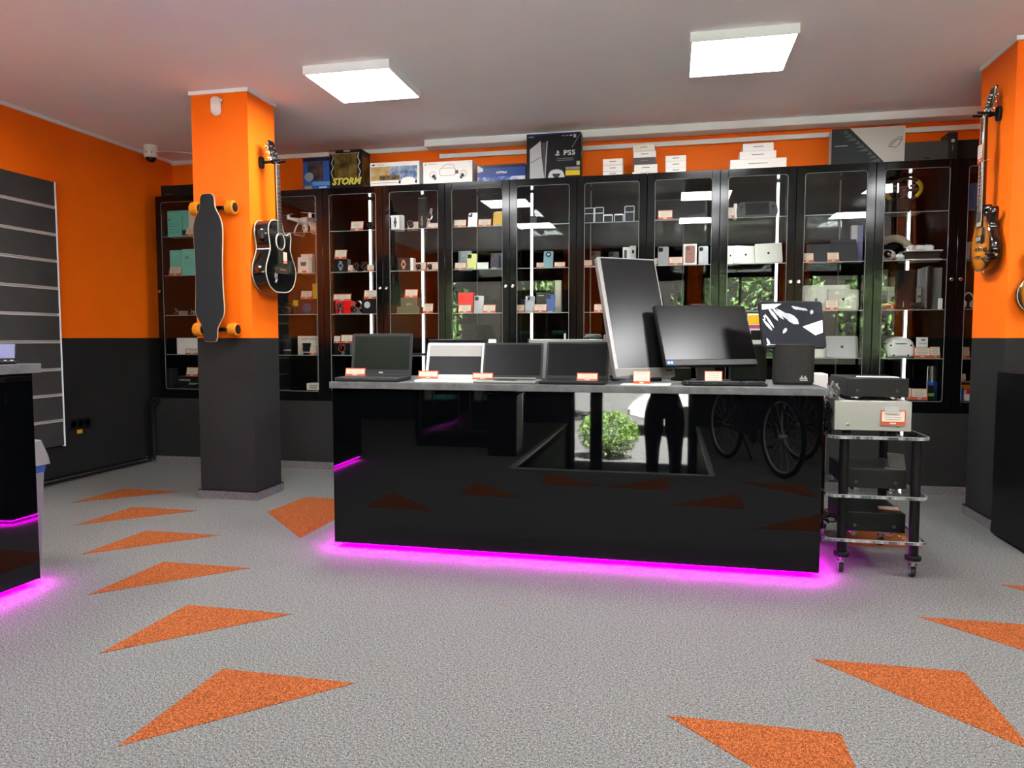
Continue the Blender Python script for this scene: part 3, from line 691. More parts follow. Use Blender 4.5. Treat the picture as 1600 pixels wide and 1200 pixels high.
laptop('silver-decked laptop with black screen, next to the white laptop', -.875, 3.905, .345, .22, .212, 17, 1, LS, LG, SCREENM, bez=.011, chin=.02, ktint=DARK, thick=.016)
laptop('black laptop with thin frame, before the tall upright screen', -.51, 3.905, .35, .22, .216, 17, 0, LB, LG, SCREENM, bez=.011, chin=.02, thick=.018)
def kcard(px0, px1, py0, py1, y, label, z=KZ):
    a = at((px0+px1)/2, (py0+py1)/2, Y=y); w = (at(px1, py1, Y=y)-at(px0, py1, Y=y)).length; h = (at(px0, py0, Y=y)-at(px0, py1, Y=y)).length
    return card(a.x, y, z, w, h*1.03, label)
kcard(539, 570, 576, 588, 3.93, 'orange and white price card on the keyboard of the graphite laptop', KZ+.024+.002)
kcard(653, 684, 580, 592, 3.93, 'white price card on the keyboard of the white laptop', KZ+.014+.002)
kcard(738, 770, 582, 592, 3.88, 'orange and white price card on the silver-decked laptop', KZ+.016+.002)
kcard(901, 934, 581, 593, 3.84, 'orange and white price card on the black thin-framed laptop', KZ+.018+.002)

def panel_frame(x, y, z, yaw, tilt): return T((x, y, z)) @ RZ(yaw) @ RX(-tilt) @ RX(90)   # x, up the panel, out
# tall all-in-one turned upright
MONS = mat('anti_glare_screen', (.006, .006, .007), .24, 0, .35)
t = thing('upright_screen', 'tall silver-edged all-in-one screen standing on end, tilted back', 'computer', (-.126, 3.98, KZ))
Mp = panel_frame(0, 0, .036, 34.2, 18.9); w, h = .375, .697; zf = 0.
bd = MB().push(Mp @ T((0, h/2, -.034))).prism(rect_round(w, h, .01, 4), 0, .034, 0, .003).build('housing', LS, t)
MB().push(Mp).box(-w/2+.022, w/2-.008, .052, h-.008, 0, .0012).build('screen', MONS, t, smooth=0)
MB().push(Mp).box(-w/2+.004, w/2-.004, .004, .048, 0, .003, 0, .001).build('chin_bar', mat('chin_grey', (.20, .20, .195), .35, .3), t)
MB().push(Mp).box(w/2-.06, w/2-.02, .03, .038, .003, .0036).build('badge', BLACK, t, smooth=0)
MB().push(T((.06, .11, 0)) @ RZ(34)).box(-.12, .12, -.13, .10, 0, .008, 0, .003).build('stand_foot', LS, t)
MB().push(T((.05, .1, 0)) @ RZ(34)).box(-.03, .03, -.01, .02, .008, .10, 0, .003).build('stand_arm', DARK, t)
# landscape monitor
t = thing('monitor', 'dark landscape monitor with grey chin bar tilted back on a stand', 'monitor', (.225, 4.1, KZ))
Mp = panel_frame(0, 0, 1.051-KZ, 29.9, 22); w, h = .577, .356
MB().push(Mp @ T((0, h/2, -.03))).prism(rect_round(w, h, .006, 3), 0, .03, 0, .003).build('housing', BLACK, t)
MB().push(Mp).box(-w/2+.006, w/2-.006, .036, h-.006, 0, .0012).build('screen', MONS, t, smooth=0)
MB().push(Mp).box(-w/2+.004, w/2-.004, .003, .033, 0, .003, 0, .001).build('chin_bar', GREY, t)
s = MB().push(Mp).box(-w/2+.008, -w/2+.052, .006, .03, .003, .0036).build('sticker', mat('blue_sticker', (.05, .25, .62), .4), t, smooth=0)
b = MB().push(Mp)
for k in range(2): b.box(-w/2+.013+.018*k, -w/2+.026+.018*k, .012, .024, .0036, .0042)
b.build('sticker_print', WHITE, s, smooth=0)
MB().push(Mp).box(-.05, .06, h, h+.016, -.03, -.012, 0, .004).build('webcam', BLACK, t)
MB().push(T((-.03, .11, 0)) @ RZ(20)).box(-.13, .13, -.10, .10, 0, .01, 0, .003).build('stand_foot', DARK, t)
MB().push(T((-.03, .12, 0)) @ RZ(20) @ RX(-12)).box(-.055, .055, -.012, .008, .008, .17, 0, .004).build('stand_arm', GREY, t)
kcard(1101, 1129, 572, 593, 3.97, 'orange and white price card in front of the landscape monitor stand')
kcard(989, 1016, 576, 597, 3.90, 'orange and white price card at the foot of the tall upright screen')
b = MB().push(RZ(-4)).box(-.13, .12, -.075, .075, 0, .003)
o = b.build('paper_sheet', WHITE, smooth=0); o.location = (-.12, 3.9, KZ+.0005); tag(o, 'white paper sheet lying under the tall upright screen', 'paper')
# black keyboard
p = (at(1068, 598, Z=KZ+.01)+at(1196, 597, Z=KZ+.01))/2
t = thing('keyboard', 'black computer keyboard lying at the front edge of the counter', 'keyboard', (.27, 3.925, KZ), 4)
MB().prism(rect_round(.42, .135, .012, 4), 0, .014, 0, .004).build('base', BLACK, t)
k = MB(); random.seed(3)
for r in range(6):
    for c in range(20):
        if c in (14, 18) and r != 5: continue
        k.box(-.2+c*.02+.001, -.2+(c+1)*.02-.001, .056-(r+1)*.0185+.001, .056-r*.0185-.001, .014, .021, 0, .002)
k.build('keys', DARK, t)
# video phone: cloth-covered pillar with a tablet screen
FABR = noise_mat('charcoal_cloth', (.018, .018, .018), (.075, .073, .07), 420, .9, bump=.4, spec=.15)
t = thing('desk_video_device', 'desk video device with abstract screen picture on a dark cloth pedestal', 'video device', (.637, 4.10, KZ))
b = MB(); n_ = rect_round(.205, .15, .06, 7)
b.prism(n_, .006, .215, 0, .006); b.build('cloth_pedestal', FABR, t)
MB().prism([(x*.96, y*.96) for x, y in n_], 0, .008).build('rubber_foot', RUBBER, t)
b = MB()                                                       # bar emblem
for k, hgt in enumerate((.006, .012, .018, .012, .006, .012, .018, .012, .006)): b.box(.042+.0042*k-.019, .0445+.0042*k-.019, -.0765, -.0745, .032, .032+hgt)
for k in (0, 1): b.box(.023+.02*k, .041+.02*k, -.0765, -.0745, .024, .028)
b.build('emblem', mat('white_print', (.85, .85, .85), .5), t, smooth=0)
Mp = panel_frame(.004, -.02, 1.148-KZ, 11.7, 18.3); w, h = .339, .264
MB().push(Mp @ T((0, h/2, -.022))).prism(rect_round(w, h, .018, 5), 0, .022, 0, .004).build('housing', BLACK, t)
sc = MB().push(Mp).box(-w/2+.008, w/2-.008, .010, h-.010, 0, .001).build('screen', mat('slate_picture', (.012, .015, .02), .1, 0, .4, emit=.02, ecol=(.03, .04, .052, 1)), t, smooth=0)
pw = mat('picture_white', (.8, .82, .84), .2, emit=.25, ecol=(.8, .85, .9, 1)); pg = mat('picture_grey', (.3, .32, .33), .2, emit=.15, ecol=(.3, .32, .34, 1))
b = MB().push(Mp @ T((0, 0, .001)))
b.prism([(-.155, .245), (-.05, .247), (-.09, .222), (-.155, .215)], 0, .0004, 0); b.prism([(.16, .155), (.155, .085), (.115, .07), (.052, .118)], 0, .0004, 0)
leafp = lambda L, W: [(-L, 0), (-L*.5, W*.7), (0, W), (L*.6, W*.8), (L, 0), (L*.6, -W*.8), (0, -W), (-L*.5, -W*.7)]
for (x, y, a, L, W, mi) in ((-.10, .19, -58, .045, .008, 0), (-.075, .195, -50, .05, .009, 1), (-.04, .185, -42, .055, .012, 1), (-.005, .165, -40, .05, .022, 1), (.02, .225, -30, .02, .008, 1), (.04, .222, -30, .018, .007, 1), (.058, .218, -30, .016, .006, 1), (.075, .216, -30, .014, .005, 1), (.108, .2, 70, .014, .009, 1), (-.135, .13, -55, .04, .007, 0), (-.122, .15, -62, .045, .006, 0), (-.045, .095, 55, .02, .009, 1), (-.138, .035, -70, .02, .006, 0), (-.146, .175, 0, .007, .007, 0), (-.147, .16, 0, .005, .005, 0)):
    b.push(T((x, y, 0)) @ RZ(a)).prism(leafp(L, W), 0, .0004, mi).pop()
b.box(-.146, -.138, .014, .022, 0, .0004, 0); b.box(-.134, -.10, .016, .0185, 0, .0004, 1)
b.build('screen_print', [pw, pg], sc, smooth=0)
kcard(1257, 1263, 575, 598, 4.12, 'narrow orange price card half hidden behind the cloth pedestal')

# things standing behind the row of laptops on the counter
def back_box(name, label, cat, px0, px1, py0, y, m, d=.12, z=KZ, b=.004):
    a = at(px0, py0, Y=y); c = at(px1, py0, Y=y)
    o = MB().box(a.x, c.x, y, y+d, z, (a.z+c.z)/2, 0, b).build(name, m); return tag(o, label, cat)
t = thing('flat_printer', 'black flat device seen above the white laptop', 'device', (0, 0, 0))
a = at(669, 530, Y=4.28); c = at(751, 530, Y=4.28)
MB().box(a.x, c.x, 4.28, 4.46, KZ, a.z-.012, 0, .004).build('body', BLACK, t); MB().box(a.x+.004, c.x-.004, 4.275, 4.46, a.z-.012, a.z, 0, .004).build('lid', DARK, t)
t = thing('silver_desktop', 'pale grey slim desktop case behind the two black-screened laptops', 'computer', (0, 0, 0))
a = at(826, 530, Y=4.28); c = at(938, 530, Y=4.28)
MB().box(a.x, c.x, 4.28, 4.46, KZ, a.z, 0, .004).build('case', mat('pale_grey_metal', (.5, .49, .47), .4, .2), t); MB().box(a.x-.006, a.x, 4.275, 4.45, KZ, a.z+.004).build('side_plate', DARK, t)
b = MB(); random.seed(5)
a = at(925, 529, Y=4.30)
for k in range(7): b.tube(spline([(a.x+random.uniform(-.045, .045), 4.3+random.uniform(0, .08), a.z+.004+random.uniform(0, .02)) for _ in range(5)], 5), .004, 6, closed=True)
tag(b.build('cable_coil', mat('grey_green_cable', (.25, .33, .30), .4)), 'coiled grey cable lying on the slim desktop case', 'cable')
o = back_box('monitor_back', 'pale grey back of another monitor just behind the tall screen', 'board', 943, 975, 523, 4.30, mat('pale_panel', (.42, .41, .40), .4), .02)  # pale back of another monitor
o = back_box('paper_card', 'small white card standing above the silver-decked laptop', 'card', 763, 775, 530, 4.30, WHITE, .01)
t = thing('tower_computer', 'black desktop tower standing between the monitor and the cloth pedestal', 'computer', (0, 0, 0))
a = at(1143, 538, Y=4.32); c = at(1198, 538, Y=4.32)
MB().box(a.x, c.x, 4.32, 4.50, KZ, a.z, 0, .004).build('case', DARK, t); MB().box(a.x+.006, c.x-.006, 4.314, 4.32, KZ+.01, a.z-.008, 0, .002).build('front_panel', BLACK, t)
o = back_box('speaker_box', 'small black speaker under the landscape monitor', 'speaker', 1048, 1080, 575, 4.2, BLACK, .1)
# colour leaflet stand glimpsed between monitor and video device
a = at(1168, 490, Y=4.36); c = at(1192, 538, Y=4.36)
b = MB(); b.box(a.x, c.x, 4.36, 4.366, c.z-.02, a.z, 0); z_ = a.z
b.box(a.x+.003, c.x-.003, 4.359, 4.36, z_-.06, z_-.008, 1); b.box(a.x+.003, c.x-.003, 4.359, 4.36, z_-.085, z_-.065, 2); b.box(a.x+.02, c.x-.003, 4.359, 4.36, z_-.15, z_-.095, 3)
tag(b.build('leaflet', [WHITE, YELL, mat('pink_print', (.75, .1, .22), .5), BLACK], smooth=0), 'white, yellow and pink leaflet leaning on the black desktop tower', 'leaflet')
a = at(1266, 583, Y=4.42); c = at(1292, 583, Y=4.42)
a = at(1264, 584, Y=4.62); c = at(1294, 584, Y=4.62)
tag(MB().box(a.x-.05, c.x, 4.62, 4.8, 0, a.z, 0, .003).build('white_carton', WHITE), 'tall white carton standing behind the counter corner, beside the topmost black receiver', 'box')
b = MB(); random.seed(9)
a = at(958, 590, Z=KZ)
for k in range(5): b.tube(spline([(-.30+random.uniform(-.045, .045), 4.16+random.uniform(-.03, .04), KZ+.006+random.uniform(0, .03)) for _ in range(5)], 5), .0035, 6, closed=True)
tag(b.build('black_cable', RUBBER), 'coiled black cable beside the foot of the tall upright screen', 'cable')

# hand-held console on the side counter
t = thing('handheld_console', 'small dark device with a lilac screen on the side counter, cut by the photo edge', 'device', (*at(2, 569, Z=1.0775).xy, 1.0775))
MB().push(RZ(38)).box(-.10, .06, -.045, .045, 0, .016, 0, .004).build('base', BLACK, t)
Ms = RZ(38) @ T((0, .02, .016)) @ RX(-16) @ RX(90)
MB().push(Ms).box(-.1, .055, 0, .085, -.012, 0, 0, .003).build('screen_frame', BLACK, t)
MB().push(Ms).box(-.095, .05, .012, .08, 0, .001).build('screen', mat('lilac_screen', (.12, .12, .22), .25, emit=.12, ecol=(.14, .14, .27, 1)), t, smooth=0)
b = MB().push(RZ(38))
for k in (0, 1): b.cyl((.02+.025*k, -.028, .016), (.02+.025*k, -.028, .02), .006, 12)
b.build('buttons', WHITE, t)

# ------------------------------------------------------------------ hi-fi trolley
t = thing('hifi_trolley', 'three-tier clear acrylic trolley with black posts and castors at the counter end', 'trolley', (.865, 3.93, 0))
W_, D_ = .335, .57
ACRS = noise_mat('acrylic_side', (.06, .065, .065), (.42, .45, .44), 26, .15, 3, lo=.4, hi=.66, stretch=(1, 1, .1), k=.8)
def shelf(z, x0=-.085, x1=.385, y0=-.05, y1=D_+.06):
    o = MB().prism([(x0+.03, y0), (x1-.03, y0), (x1, y0+.03), (x1, y1), (x0, y1), (x0, y0+.03)], z-.015, z, 0, 0, 1).build('acrylic_shelf', [ACRYL, ACRS], t, smooth=0)
    MB().tube([(x0, y1, z), (x0, y0+.03, z), (x0+.03, y0, z), (x1-.03, y0, z), (x1, y0+.03, z), (x1, y1, z)], .0018, 4).build('shelf_edge', ACRE, o, smooth=0)
for z in (.712, .415, .19): shelf(z)
for px_, py_ in ((0, 0), (W_, 0), (0, D_), (W_, D_)):
    b = MB().cyl((px_, py_, .105), (px_, py_, .698), .0235, 20); po = b.build('post', BLACK, t)
    MB().push(T((px_, py_, .09))).lathe([(.036, 0), (.038, .004), (.038, .018), (.034, .022)], 24).build('foot_collar', RUBBER, po)
    c = MB(); c.cyl((px_, py_, .06), (px_, py_, .092), .012, 12); c.box(px_-.016, px_-.012, py_-.012, py_+.02, .02, .068); c.box(px_+.012, px_+.016, py_-.012, py_+.02, .02, .068); c.box(px_-.016, px_+.016, py_-.012, py_+.02, .064, .069)
    cs = c.build('caster', STEEL, t)
    MB().push(T((px_, py_+.012, .0255)) @ RY(90)).lathe([(.012, -.011), (.025, -.0105), (.0255, 0), (.025, .0105), (.012, .011)], 20).build('caster_wheel', DARK, cs)
def receiver(label, px0, px1, z0, z1, y, m, feet, nscrew=2, d=.40, rear=False):
    a = at(px0, 640, Y=y).x; c = at(px1, 640, Y=y).x
    t = thing('hifi_receiver', label, 'receiver', ((a+c)/2, y, z0)); w = c-a; h = z1-z0
    fh = .018
    MB().box(-w/2, w/2, 0, d, fh, h, 0, .003).build('casing', m, t)
    for q in (-w*.3, w*.3):
        for e in (.06, d-.06): MB().push(T((q, e, 0))).lathe([(.02, 0), (.022, .003), (.022, .014), (.018, fh)], 18).build('foot', feet, t)
    for s in range(nscrew): MB().push(T((-w*.32+s*w*.64, 0, fh+.03)) @ RX(90)).lathe([(.008, -.001), (.008, .002), (.004, .003), (0, .002)], 12).build('screw', STEEL if m is RSIL else mat('dark_screw', (.10, .10, .10), .3, .6), t)
    return t, w, h
RMET = mat('receiver_black_metal', (.022, .022, .023), .42); RSIL = mat('receiver_silver', (.60, .59, .56), .35, .25)
receiver('black receiver on top of the silver receiver', 1322, 1419, .884, .995, 3.99, RMET, STEEL)
receiver('silver receiver on the top tier of the trolley', 1304, 1425, .713, .882, 3.96, RSIL, BLACK)
receiver('dark receiver on the middle tier of the trolley', 1324, 1421, .416, .532, 3.98, RMET, STEEL)
receiver('black receiver on the lowest tier of the trolley', 1324, 1421, .191, .308, 3.98, BLACK, STEEL)
o = bpy.data.objects.new('price_card', card_mesh(.115, .075)); COL.objects.link(o); a = at(1395, 662, Y=3.955); o.location = (a.x, 3.952, a.z-.008); o.rotation_euler = (R(14), 0, 0)
tag(o, 'orange and white price card stuck on the front of the silver receiver', 'price card', 'orange and white price cards')
a = at(1392, 645, Y=3.955); tag(MB().box(a.x-.03, a.x+.035, 3.949, 3.951, a.z-.005, a.z+.03).build('tape_strip', mat('clear_tape', (.7, .69, .66), .3), smooth=0), 'strip of pale tape over the price card on the silver receiver', 'tape')
t = thing('sign_holder', 'empty clear bent acrylic stand on the middle receiver of the trolley', 'sign holder', (1.13, 4.02, .5325), -35)
b = MB(); b.box(-.04, .04, -.03, .03, 0, .002); t2 = b.build('foot', ACRYL, t, smooth=0)
MB().push(T((0, .03, 0)) @ RX(22)).box(-.04, .04, -.002, 0, 0, .085).build('upright_sheet', mat('cloudy_acrylic', (.32, .29, .28), .3), t, smooth=0)
MB().tube([(-.04, -.03, .002), (.04, -.03, .002), (.04, .03, .002), (-.04, .03, .002)], .0015, 4, closed=True).build('edge', ACRE, t2, smooth=0)
o = bpy.data.objects.new('price_card', card_mesh(.10, .07)); COL.objects.link(o); o.location = (1.12, 4.06, .3095); o.rotation_euler = (R(-74), 0, R(-8))
tag(o, 'orange and white price card lying flat on the lowest receiver', 'price card', 'orange and white price cards')
o = MB().box(-.1, .1, -.04, .06, 0, .001).build('paper_sheet', WHITE, smooth=0); o.location = (1.06, 4.13, .9955); o.rotation_euler = (0, 0, R(-14)); tag(o, 'white paper sheet lying on the topmost black receiver', 'paper')
for nm, lab, seed, c0, sp, m, n_ in (('cable_bundle', 'tangled white and black cables hanging beside the topmost receiver', 4, (.815, 4.0, .93), (.03, .06, .05), mat('pale_cable', (.24, .24, .23), .4), 6), ('cable_bundle', 'black cables and plugs hanging between the counter and the silver receiver', 6, (.80, 4.08, .79), (.028, .09, .085), RUBBER, 9), ('cable_bundle', 'black cables running from the counter to the lowest tier', 8, (.815, 4.1, .25), (.06, .08, .025), RUBBER, 4)):
    random.seed(seed); b = MB()
    for k in range(n_): b.tube(spline([(c0[0]+random.uniform(-1, 1)*sp[0], c0[1]+random.uniform(-1, 1)*sp[1], c0[2]+random.uniform(-1, 1)*sp[2]) for _ in range(6)], 6), .0035, 6, closed=True)
    tag(b.build(nm, m), lab, 'cables')
# ------------------------------------------------------------------ stock in the cabinets and on top of them
YF1, YF2 = 6.165, 6.27
def G(px0, px1, py0, py1=None, sh=None, Y=YF1, z=None):
    m = (px0+px1)/2
    if z is None: z = SH[sh] if sh else at(m, py1, Y=Y).z
    x0, x1 = at(px0, py0, Y=Y).x, at(px1, py0, Y=Y).x
    return (x0+x1)/2, x1-x0, z, max(.006, at(m, py0, Y=Y).z-z)
def tagc(px0, px1, py0, label, sh=None, z=None, Y=YF1-.02, py1=None):
    x, w, z, h = G(px0, px1, py0, py1, sh, Y, z)
    return card(x, Y, z, w, min(h*1.03, .09), 'orange and white price card '+label)
def carton(name, label, px0, px1, py0, sh=None, z=None, Y=YF1, d=.1, m=None, rz=0, cat='box', group=None, py1=None, art=None, b=.0015):
    x, w, z, h = G(px0, px1, py0, py1, sh, Y, z)
    t = thing(name, label, cat, (x, Y, z+.0004), rz, group)
    MB().box(-w/2, w/2, 0, d, 0, h-.0004, 0, b).build('carton', m or WHITE, t)
    if art: art(t, w, h)
    return z+h
def sheet(t, name, m, x0, x1, z0, z1, y=-.0004):
    """printed panel on a carton front"""
    return MB().box(x0, x1, y-.0004, y, z0, z1).build(name, m, t, smooth=0)
def poly(t, name, m, pts, y=-.0006): return MB().push(RX(90)).prism(pts, -y-.0003, -y).build(name, m, t, smooth=0)
def F(x, z, y=-.0008): return T((x, y, z)) @ FRONT
PRG = mat('grey_print', (.30, .30, .29), .6); PRD = mat('dark_print', (.03, .03, .03), .5); PRW = mat('white_letter', (.85, .85, .83), .5)
def lines(t, x0, x1, zs, hh=.0012, m=None, name='small_print', y=-.0006):
    b = MB()
    for z in zs: b.box(x0, x1, y-.0003, y, z-hh, z+hh)
    return b.build(name, m or PRG, t, smooth=0)
ph_cols = {}
def phone(label, px0, px1, py0, col, sh=None, z=None, Y=YF1, cams=2, lean=10, front=False, group='phones on glass shelves', cam_c=None, rz=0, plate=None):
    x, w, z, h = G(px0, px1, py0, None, sh, Y, z)
    t = thing('phone', label, 'phone', (x, Y, z+.001), rz, group)
    Mp = RX(-lean) @ RX(90); hh = h/math.cos(R(lean))
    MB().push(Mp @ T((0, hh/2, -.008))).prism(rect_round(w, hh, w*.14, 4), 0, .008, 0, .0015).build('back_cover' if not front else 'body', col, t)
    if front: MB().push(Mp).box(-w*.44, w*.44, hh*.04, hh*.96, 0, .0006).build('screen', SCREEN, t, smooth=0)
    elif cams == 9:
        c = MB().push(Mp @ T((0, hh*.8, 0))).lathe([(w*.27, 0), (w*.27, .003), (0, .003)], 24).build('camera_ring', BLACK, t)
        MB().push(Mp @ T((0, hh*.8, .003))).lathe([(w*.14, 0), (w*.14, .0008), (0, .0008)], 20).build('lens', PRW, c)
    elif cams:
        cx = -w*.24; cw = w*.42
        c = MB().push(Mp @ T((cx, hh*.87-cw*.15, 0))).prism(rect_round(cw, cw, cw*.25, 4), 0, .002).build('camera_plate', cam_c or BLACK, t)
        b = MB().push(Mp @ T((cx, hh*.87-cw*.15, .002)))
        for k in range(cams): b.push(T((cw*(-.2 if k < 2 else .22), cw*(.22 if k == 0 else -.22 if k == 1 else 0), 0))).lathe([(cw*.17, 0), (cw*.17, .001), (0, .001)], 14).pop()
        b.build('lens', SCREEN, c)
    MB().box(-w*.4, w*.4, -.012, .012+hh*math.sin(R(lean)), -.0008, .0012).push(T((0, 0, 0))).box(-w*.3, w*.3, -.012, -.010, .001, .012).build('clear_stand', ACRE, t, smooth=0)
    return t
def watch(label, px0, px1, py0, sh=None, z=None, Y=YF1, case=None, strap=None, group='watches on glass shelves', rz=0):
    x, w, z, h = G(px0, px1, py0, None, sh, Y, z)
    t = thing('watch', label, 'watch', (x, Y, z+.001), rz, group)
    r = min(w*.46, h*.36); cz = h-r*1.05
    Mw = T((0, -.004, cz)) @ RX(78)
    c = MB().push(Mw).lathe([(r*.7, -.006), (r*.95, -.004), (r, .002), (r*.9, .006), (r*.8, .006)], 24).build('case', case or STEEL, t)
    MB().push(Mw).lathe([(0, .0065), (r*.8, .0062), (r*.8, .004)], 24).build('dial', SCREEN, c)
    MB().push(Mw).box(-.0006, .0006, 0, r*.6, .0066, .0072).push(RZ(110)).box(-.0006, .0006, 0, r*.45, .0066, .0072).build('hands', PRW, c, smooth=0)
    MB().cyl((r, -.004, cz), (r+.004, -.004, cz), .0022, 8).build('crown', case or STEEL, c)
    pts = [(-.004+.0, cz+r*.8), (.015, cz+r*.95), (.032, cz+r*.2), (.034, cz-r*.7), (.015, cz-r*1.3), (-.002, cz-r*.85)]
    sp = spline(pts, 5, False); b = MB(); wd = r*.62
    for i in range(len(sp)-1):
        (ya, za), (yb, zb) = sp[i], sp[i+1]; o = .0015
        b.add([(-wd, ya, za), (wd, ya, za), (wd, yb, zb), (-wd, yb, zb), (-wd, ya+o, za), (wd, ya+o, za), (wd, yb+o, zb), (-wd, yb+o, zb)], [(0, 1, 2, 3), (7, 6, 5, 4), (0, 4, 5, 1), (2, 6, 7, 3), (1, 5, 6, 2), (0, 3, 7, 4)])
    b.build('strap', strap or BLACK, t)
    b = MB(); b.box(-wd*.8, wd*.8, -.01, .035, 0, .003); b.tube([(0, .012, .003), (0, .016, cz-r*.6)], .004, 8)
    b.build('display_foot', ACRE, t, smooth=0)
    return t
def apple_mark(t, Mp, s, m=None):
    pts = spline([(0, .38), (.22, .46), (.42, .30), (.34, .05), (.44, -.2), (.25, -.5), (.08, -.46), (-.08, -.46), (-.28, -.5), (-.46, -.1), (-.40, .32), (-.2, .46)], 3)
    b = MB().push(Mp).prism([(x*s, y*s) for x, y in pts], 0, .0006); b.prism([(x*s, y*s) for x, y in ((.0, .52), (.08, .72), (.22, .8), (.18, .6), (.08, .52))], 0, .0006)
    b.build('emblem', m or BLACK, t, smooth=0)
def slab_laptop(label, px0, px1, py0, sh, Y, lean=16, rz=0, roll=0, m=None, logo=True, th=.012, group='silver laptops standing on the glass shelves', z=None):
    x, w, z, h = G(px0, px1, py0, None, sh, Y, z)
    t = thing('laptop', label, 'laptop', (x, Y, z+.0005), rz, group)
    Mp = RX(-lean) @ RX(90) @ RZ(roll); hh = h/math.cos(R(lean)) - abs(math.sin(R(roll)))*w*.5
    o = abs(math.sin(R(roll)))*w*.5
    Mp = T((0, 0, o)) @ Mp
    MB().push(Mp @ T((0, hh/2, -.003))).prism(rect_round(w, hh, .012, 4), -th*.4, .003, 0, .002).build('lid', m or SILV, t)
    MB().push(Mp @ T((0, hh/2, -.003))).prism(rect_round(w, hh, .012, 4), -th, -th*.45, 0, .002).build('base', m or SILV, t)
    if logo: apple_mark(t, Mp @ T((0, hh*.5, 0)), w*.10)
    MB().box(-w*.3, w*.3, -.012, hh*math.sin(R(lean))+.02, 0, .0015).build('clear_stand', ACRE, t, smooth=0)
    return t

# ---- cabinet 1 (corner)
def router_art(t, w, h):
    text('tp-link', h*.13, PRW, t, F(-w*.30, h*.87)); sheet(t, 'printed_symbol', PRG, -w*.45, -w*.34, h*.62, h*.70); lines(t, -w*.45, w*.05, (h*.5, h*.42, h*.3, h*.2), .0015, mat('teal_print', (.05, .30, .26), .5))
    sheet(t, 'printed_router', DARK, w*.18, w*.40, h*.06, h*.26); sheet(t, 'printed_aerial', DARK, w*.2, w*.22, h*.26, h*.8)
carton('router_carton', 'large teal router carton on the top shelf of the corner cabinet', 261, 294, 329, 1, d=.1, m=TEAL, art=router_art)
carton('white_carton', 'white carton wedged beside the large teal router carton', 294, 304, 329, 1, d=.1, m=CREAM)
tagc(289, 303, 355, 'in front of the large teal router carton', 1)
carton('router_carton', 'small teal router carton behind its price card, second shelf of the corner cabinet', 265, 284, 391, 2, d=.07, m=TEAL, art=lambda t, w, h: (text('tp-link', h*.1, PRW, t, F(0, h*.85)), lines(t, -w*.35, w*.2, (h*.5, h*.42), .0015)))
carton('router_carton', 'small teal router carton standing forward, second shelf of the corner cabinet', 284, 307, 389, 2, Y=YF1-.04, d=.07, m=TEAL, art=lambda t, w, h: (text('tp-link', h*.1, PRW, t, F(0, h*.85)), sheet(t, 'printed_symbol', PRG, -w*.3, -w*.05, h*.62, h*.72), lines(t, -w*.35, w*.25, (h*.5, h*.42, h*.33), .0015)))
tagc(263, 282, 416, 'before the small teal router cartons', 2)
for (a, c, lab) in ((270, 292, 'small folded camera mount on the third shelf of the corner cabinet'), (296, 308, 'second small camera mount, beside the longboard edge')):
    x, w, z, h = G(a, c, 479, None, 3); t = thing('camera_mount', lab, 'camera mount', (x, YF1, z+.0005))
    MB().box(-w*.1, w*.45, 0, .03, 0, h*.5, 0, .003).build('body', mat('taupe_plastic', (.30, .26, .22), .4), t)
    b = MB(); b.tube([(-w*.1, .01, h*.35), (-w*.3, .01, h*.6), (-w*.35, .0, h*.95)], .004, 8); b.tube([(-w*.2, .01, h*.5), (-w*.42, 0, h*.1)], .004, 8); b.build('arm', STEEL, t)
    MB().ball((-w*.33, 0, h*.6), .009, 10).build('ball_joint', DARK, t)
carton('white_carton', 'flat white carton on the fourth shelf of the corner cabinet', 276, 313, 528, 4, d=.12, m=WHITE, art=lambda t, w, h: lines(t, -w*.4, -w*.25, (h*.85,)))
tagc(289, 310, 545, 'low in front of the flat white carton', 4)
zz = carton('speaker_carton', 'black speaker carton printed PORTABLE SMART on the bottom of the corner cabinet', 277, 314, 588, 5, d=.12, m=BLACK, art=lambda t, w, h: (text('PORTABLE', h*.24, PRW, t, F(-w*.18, h*.66)), text('SMART', h*.24, PRW, t, F(w*.14, h*.34)), lines(t, w*.24, w*.4, (h*.36,), .0015, PRW)))
tagc(290, 308, 574, 'on top of the black speaker carton', z=zz)
carton('dark_carton', 'small dark carton at the bottom of the corner cabinet beside the speaker carton', 258, 267, 576, 5, d=.1, m=DARK)

# ---- cabinet 3: drone, cameras, lenses
t = thing('drone', 'white four-rotor camera drone standing on the top shelf', 'drone', (-3.335, 6.31, SH[1]+.001), -12)
b = MB().push(T((0, 0, .125)))
b.ball((0, 0, 0), (.11, .085, .04), 20); b.build('hull', WHITEP, t)
for sx in (-1, 1):
    for sy in (-1, 1):
        a = MB().tube([(sx*.05, sy*.045, .13), (sx*.10, sy*.095, .14), (sx*.125, sy*.115, .148)], [.022, .015, .013], 10).build('rotor_arm', WHITEP, t)
        MB().cyl((sx*.125, sy*.115, .135), (sx*.125, sy*.115, .172), .016, 14).build('motor', WHITEP, a)
        pb = MB().push(T((sx*.125, sy*.115, .176)) @ RZ(20+40*sx)); pl = spline([(-.09, -.003), (-.05, .011), (0, .006), (.05, .004), (.09, .003), (.06, -.011), (0, -.006), (-.06, -.004)], 3); pb.prism(pl, 0, .002); pb.cyl((0, 0, -.004), (0, 0, .006), .008, 10)
        pb.build('propeller', WHITEP, a)
for sx in (-1, 1):
    MB().tube(spline([(sx*.055, -.05, .115), (sx*.09, -.06, .06), (sx*.10, -.065, .006), (sx*.10, 0, .005), (sx*.10, .065, .006), (sx*.09, .06, .06), (sx*.055, .05, .115)], 5, False), .0065, 8).build('landing_leg', WHITEP, t)
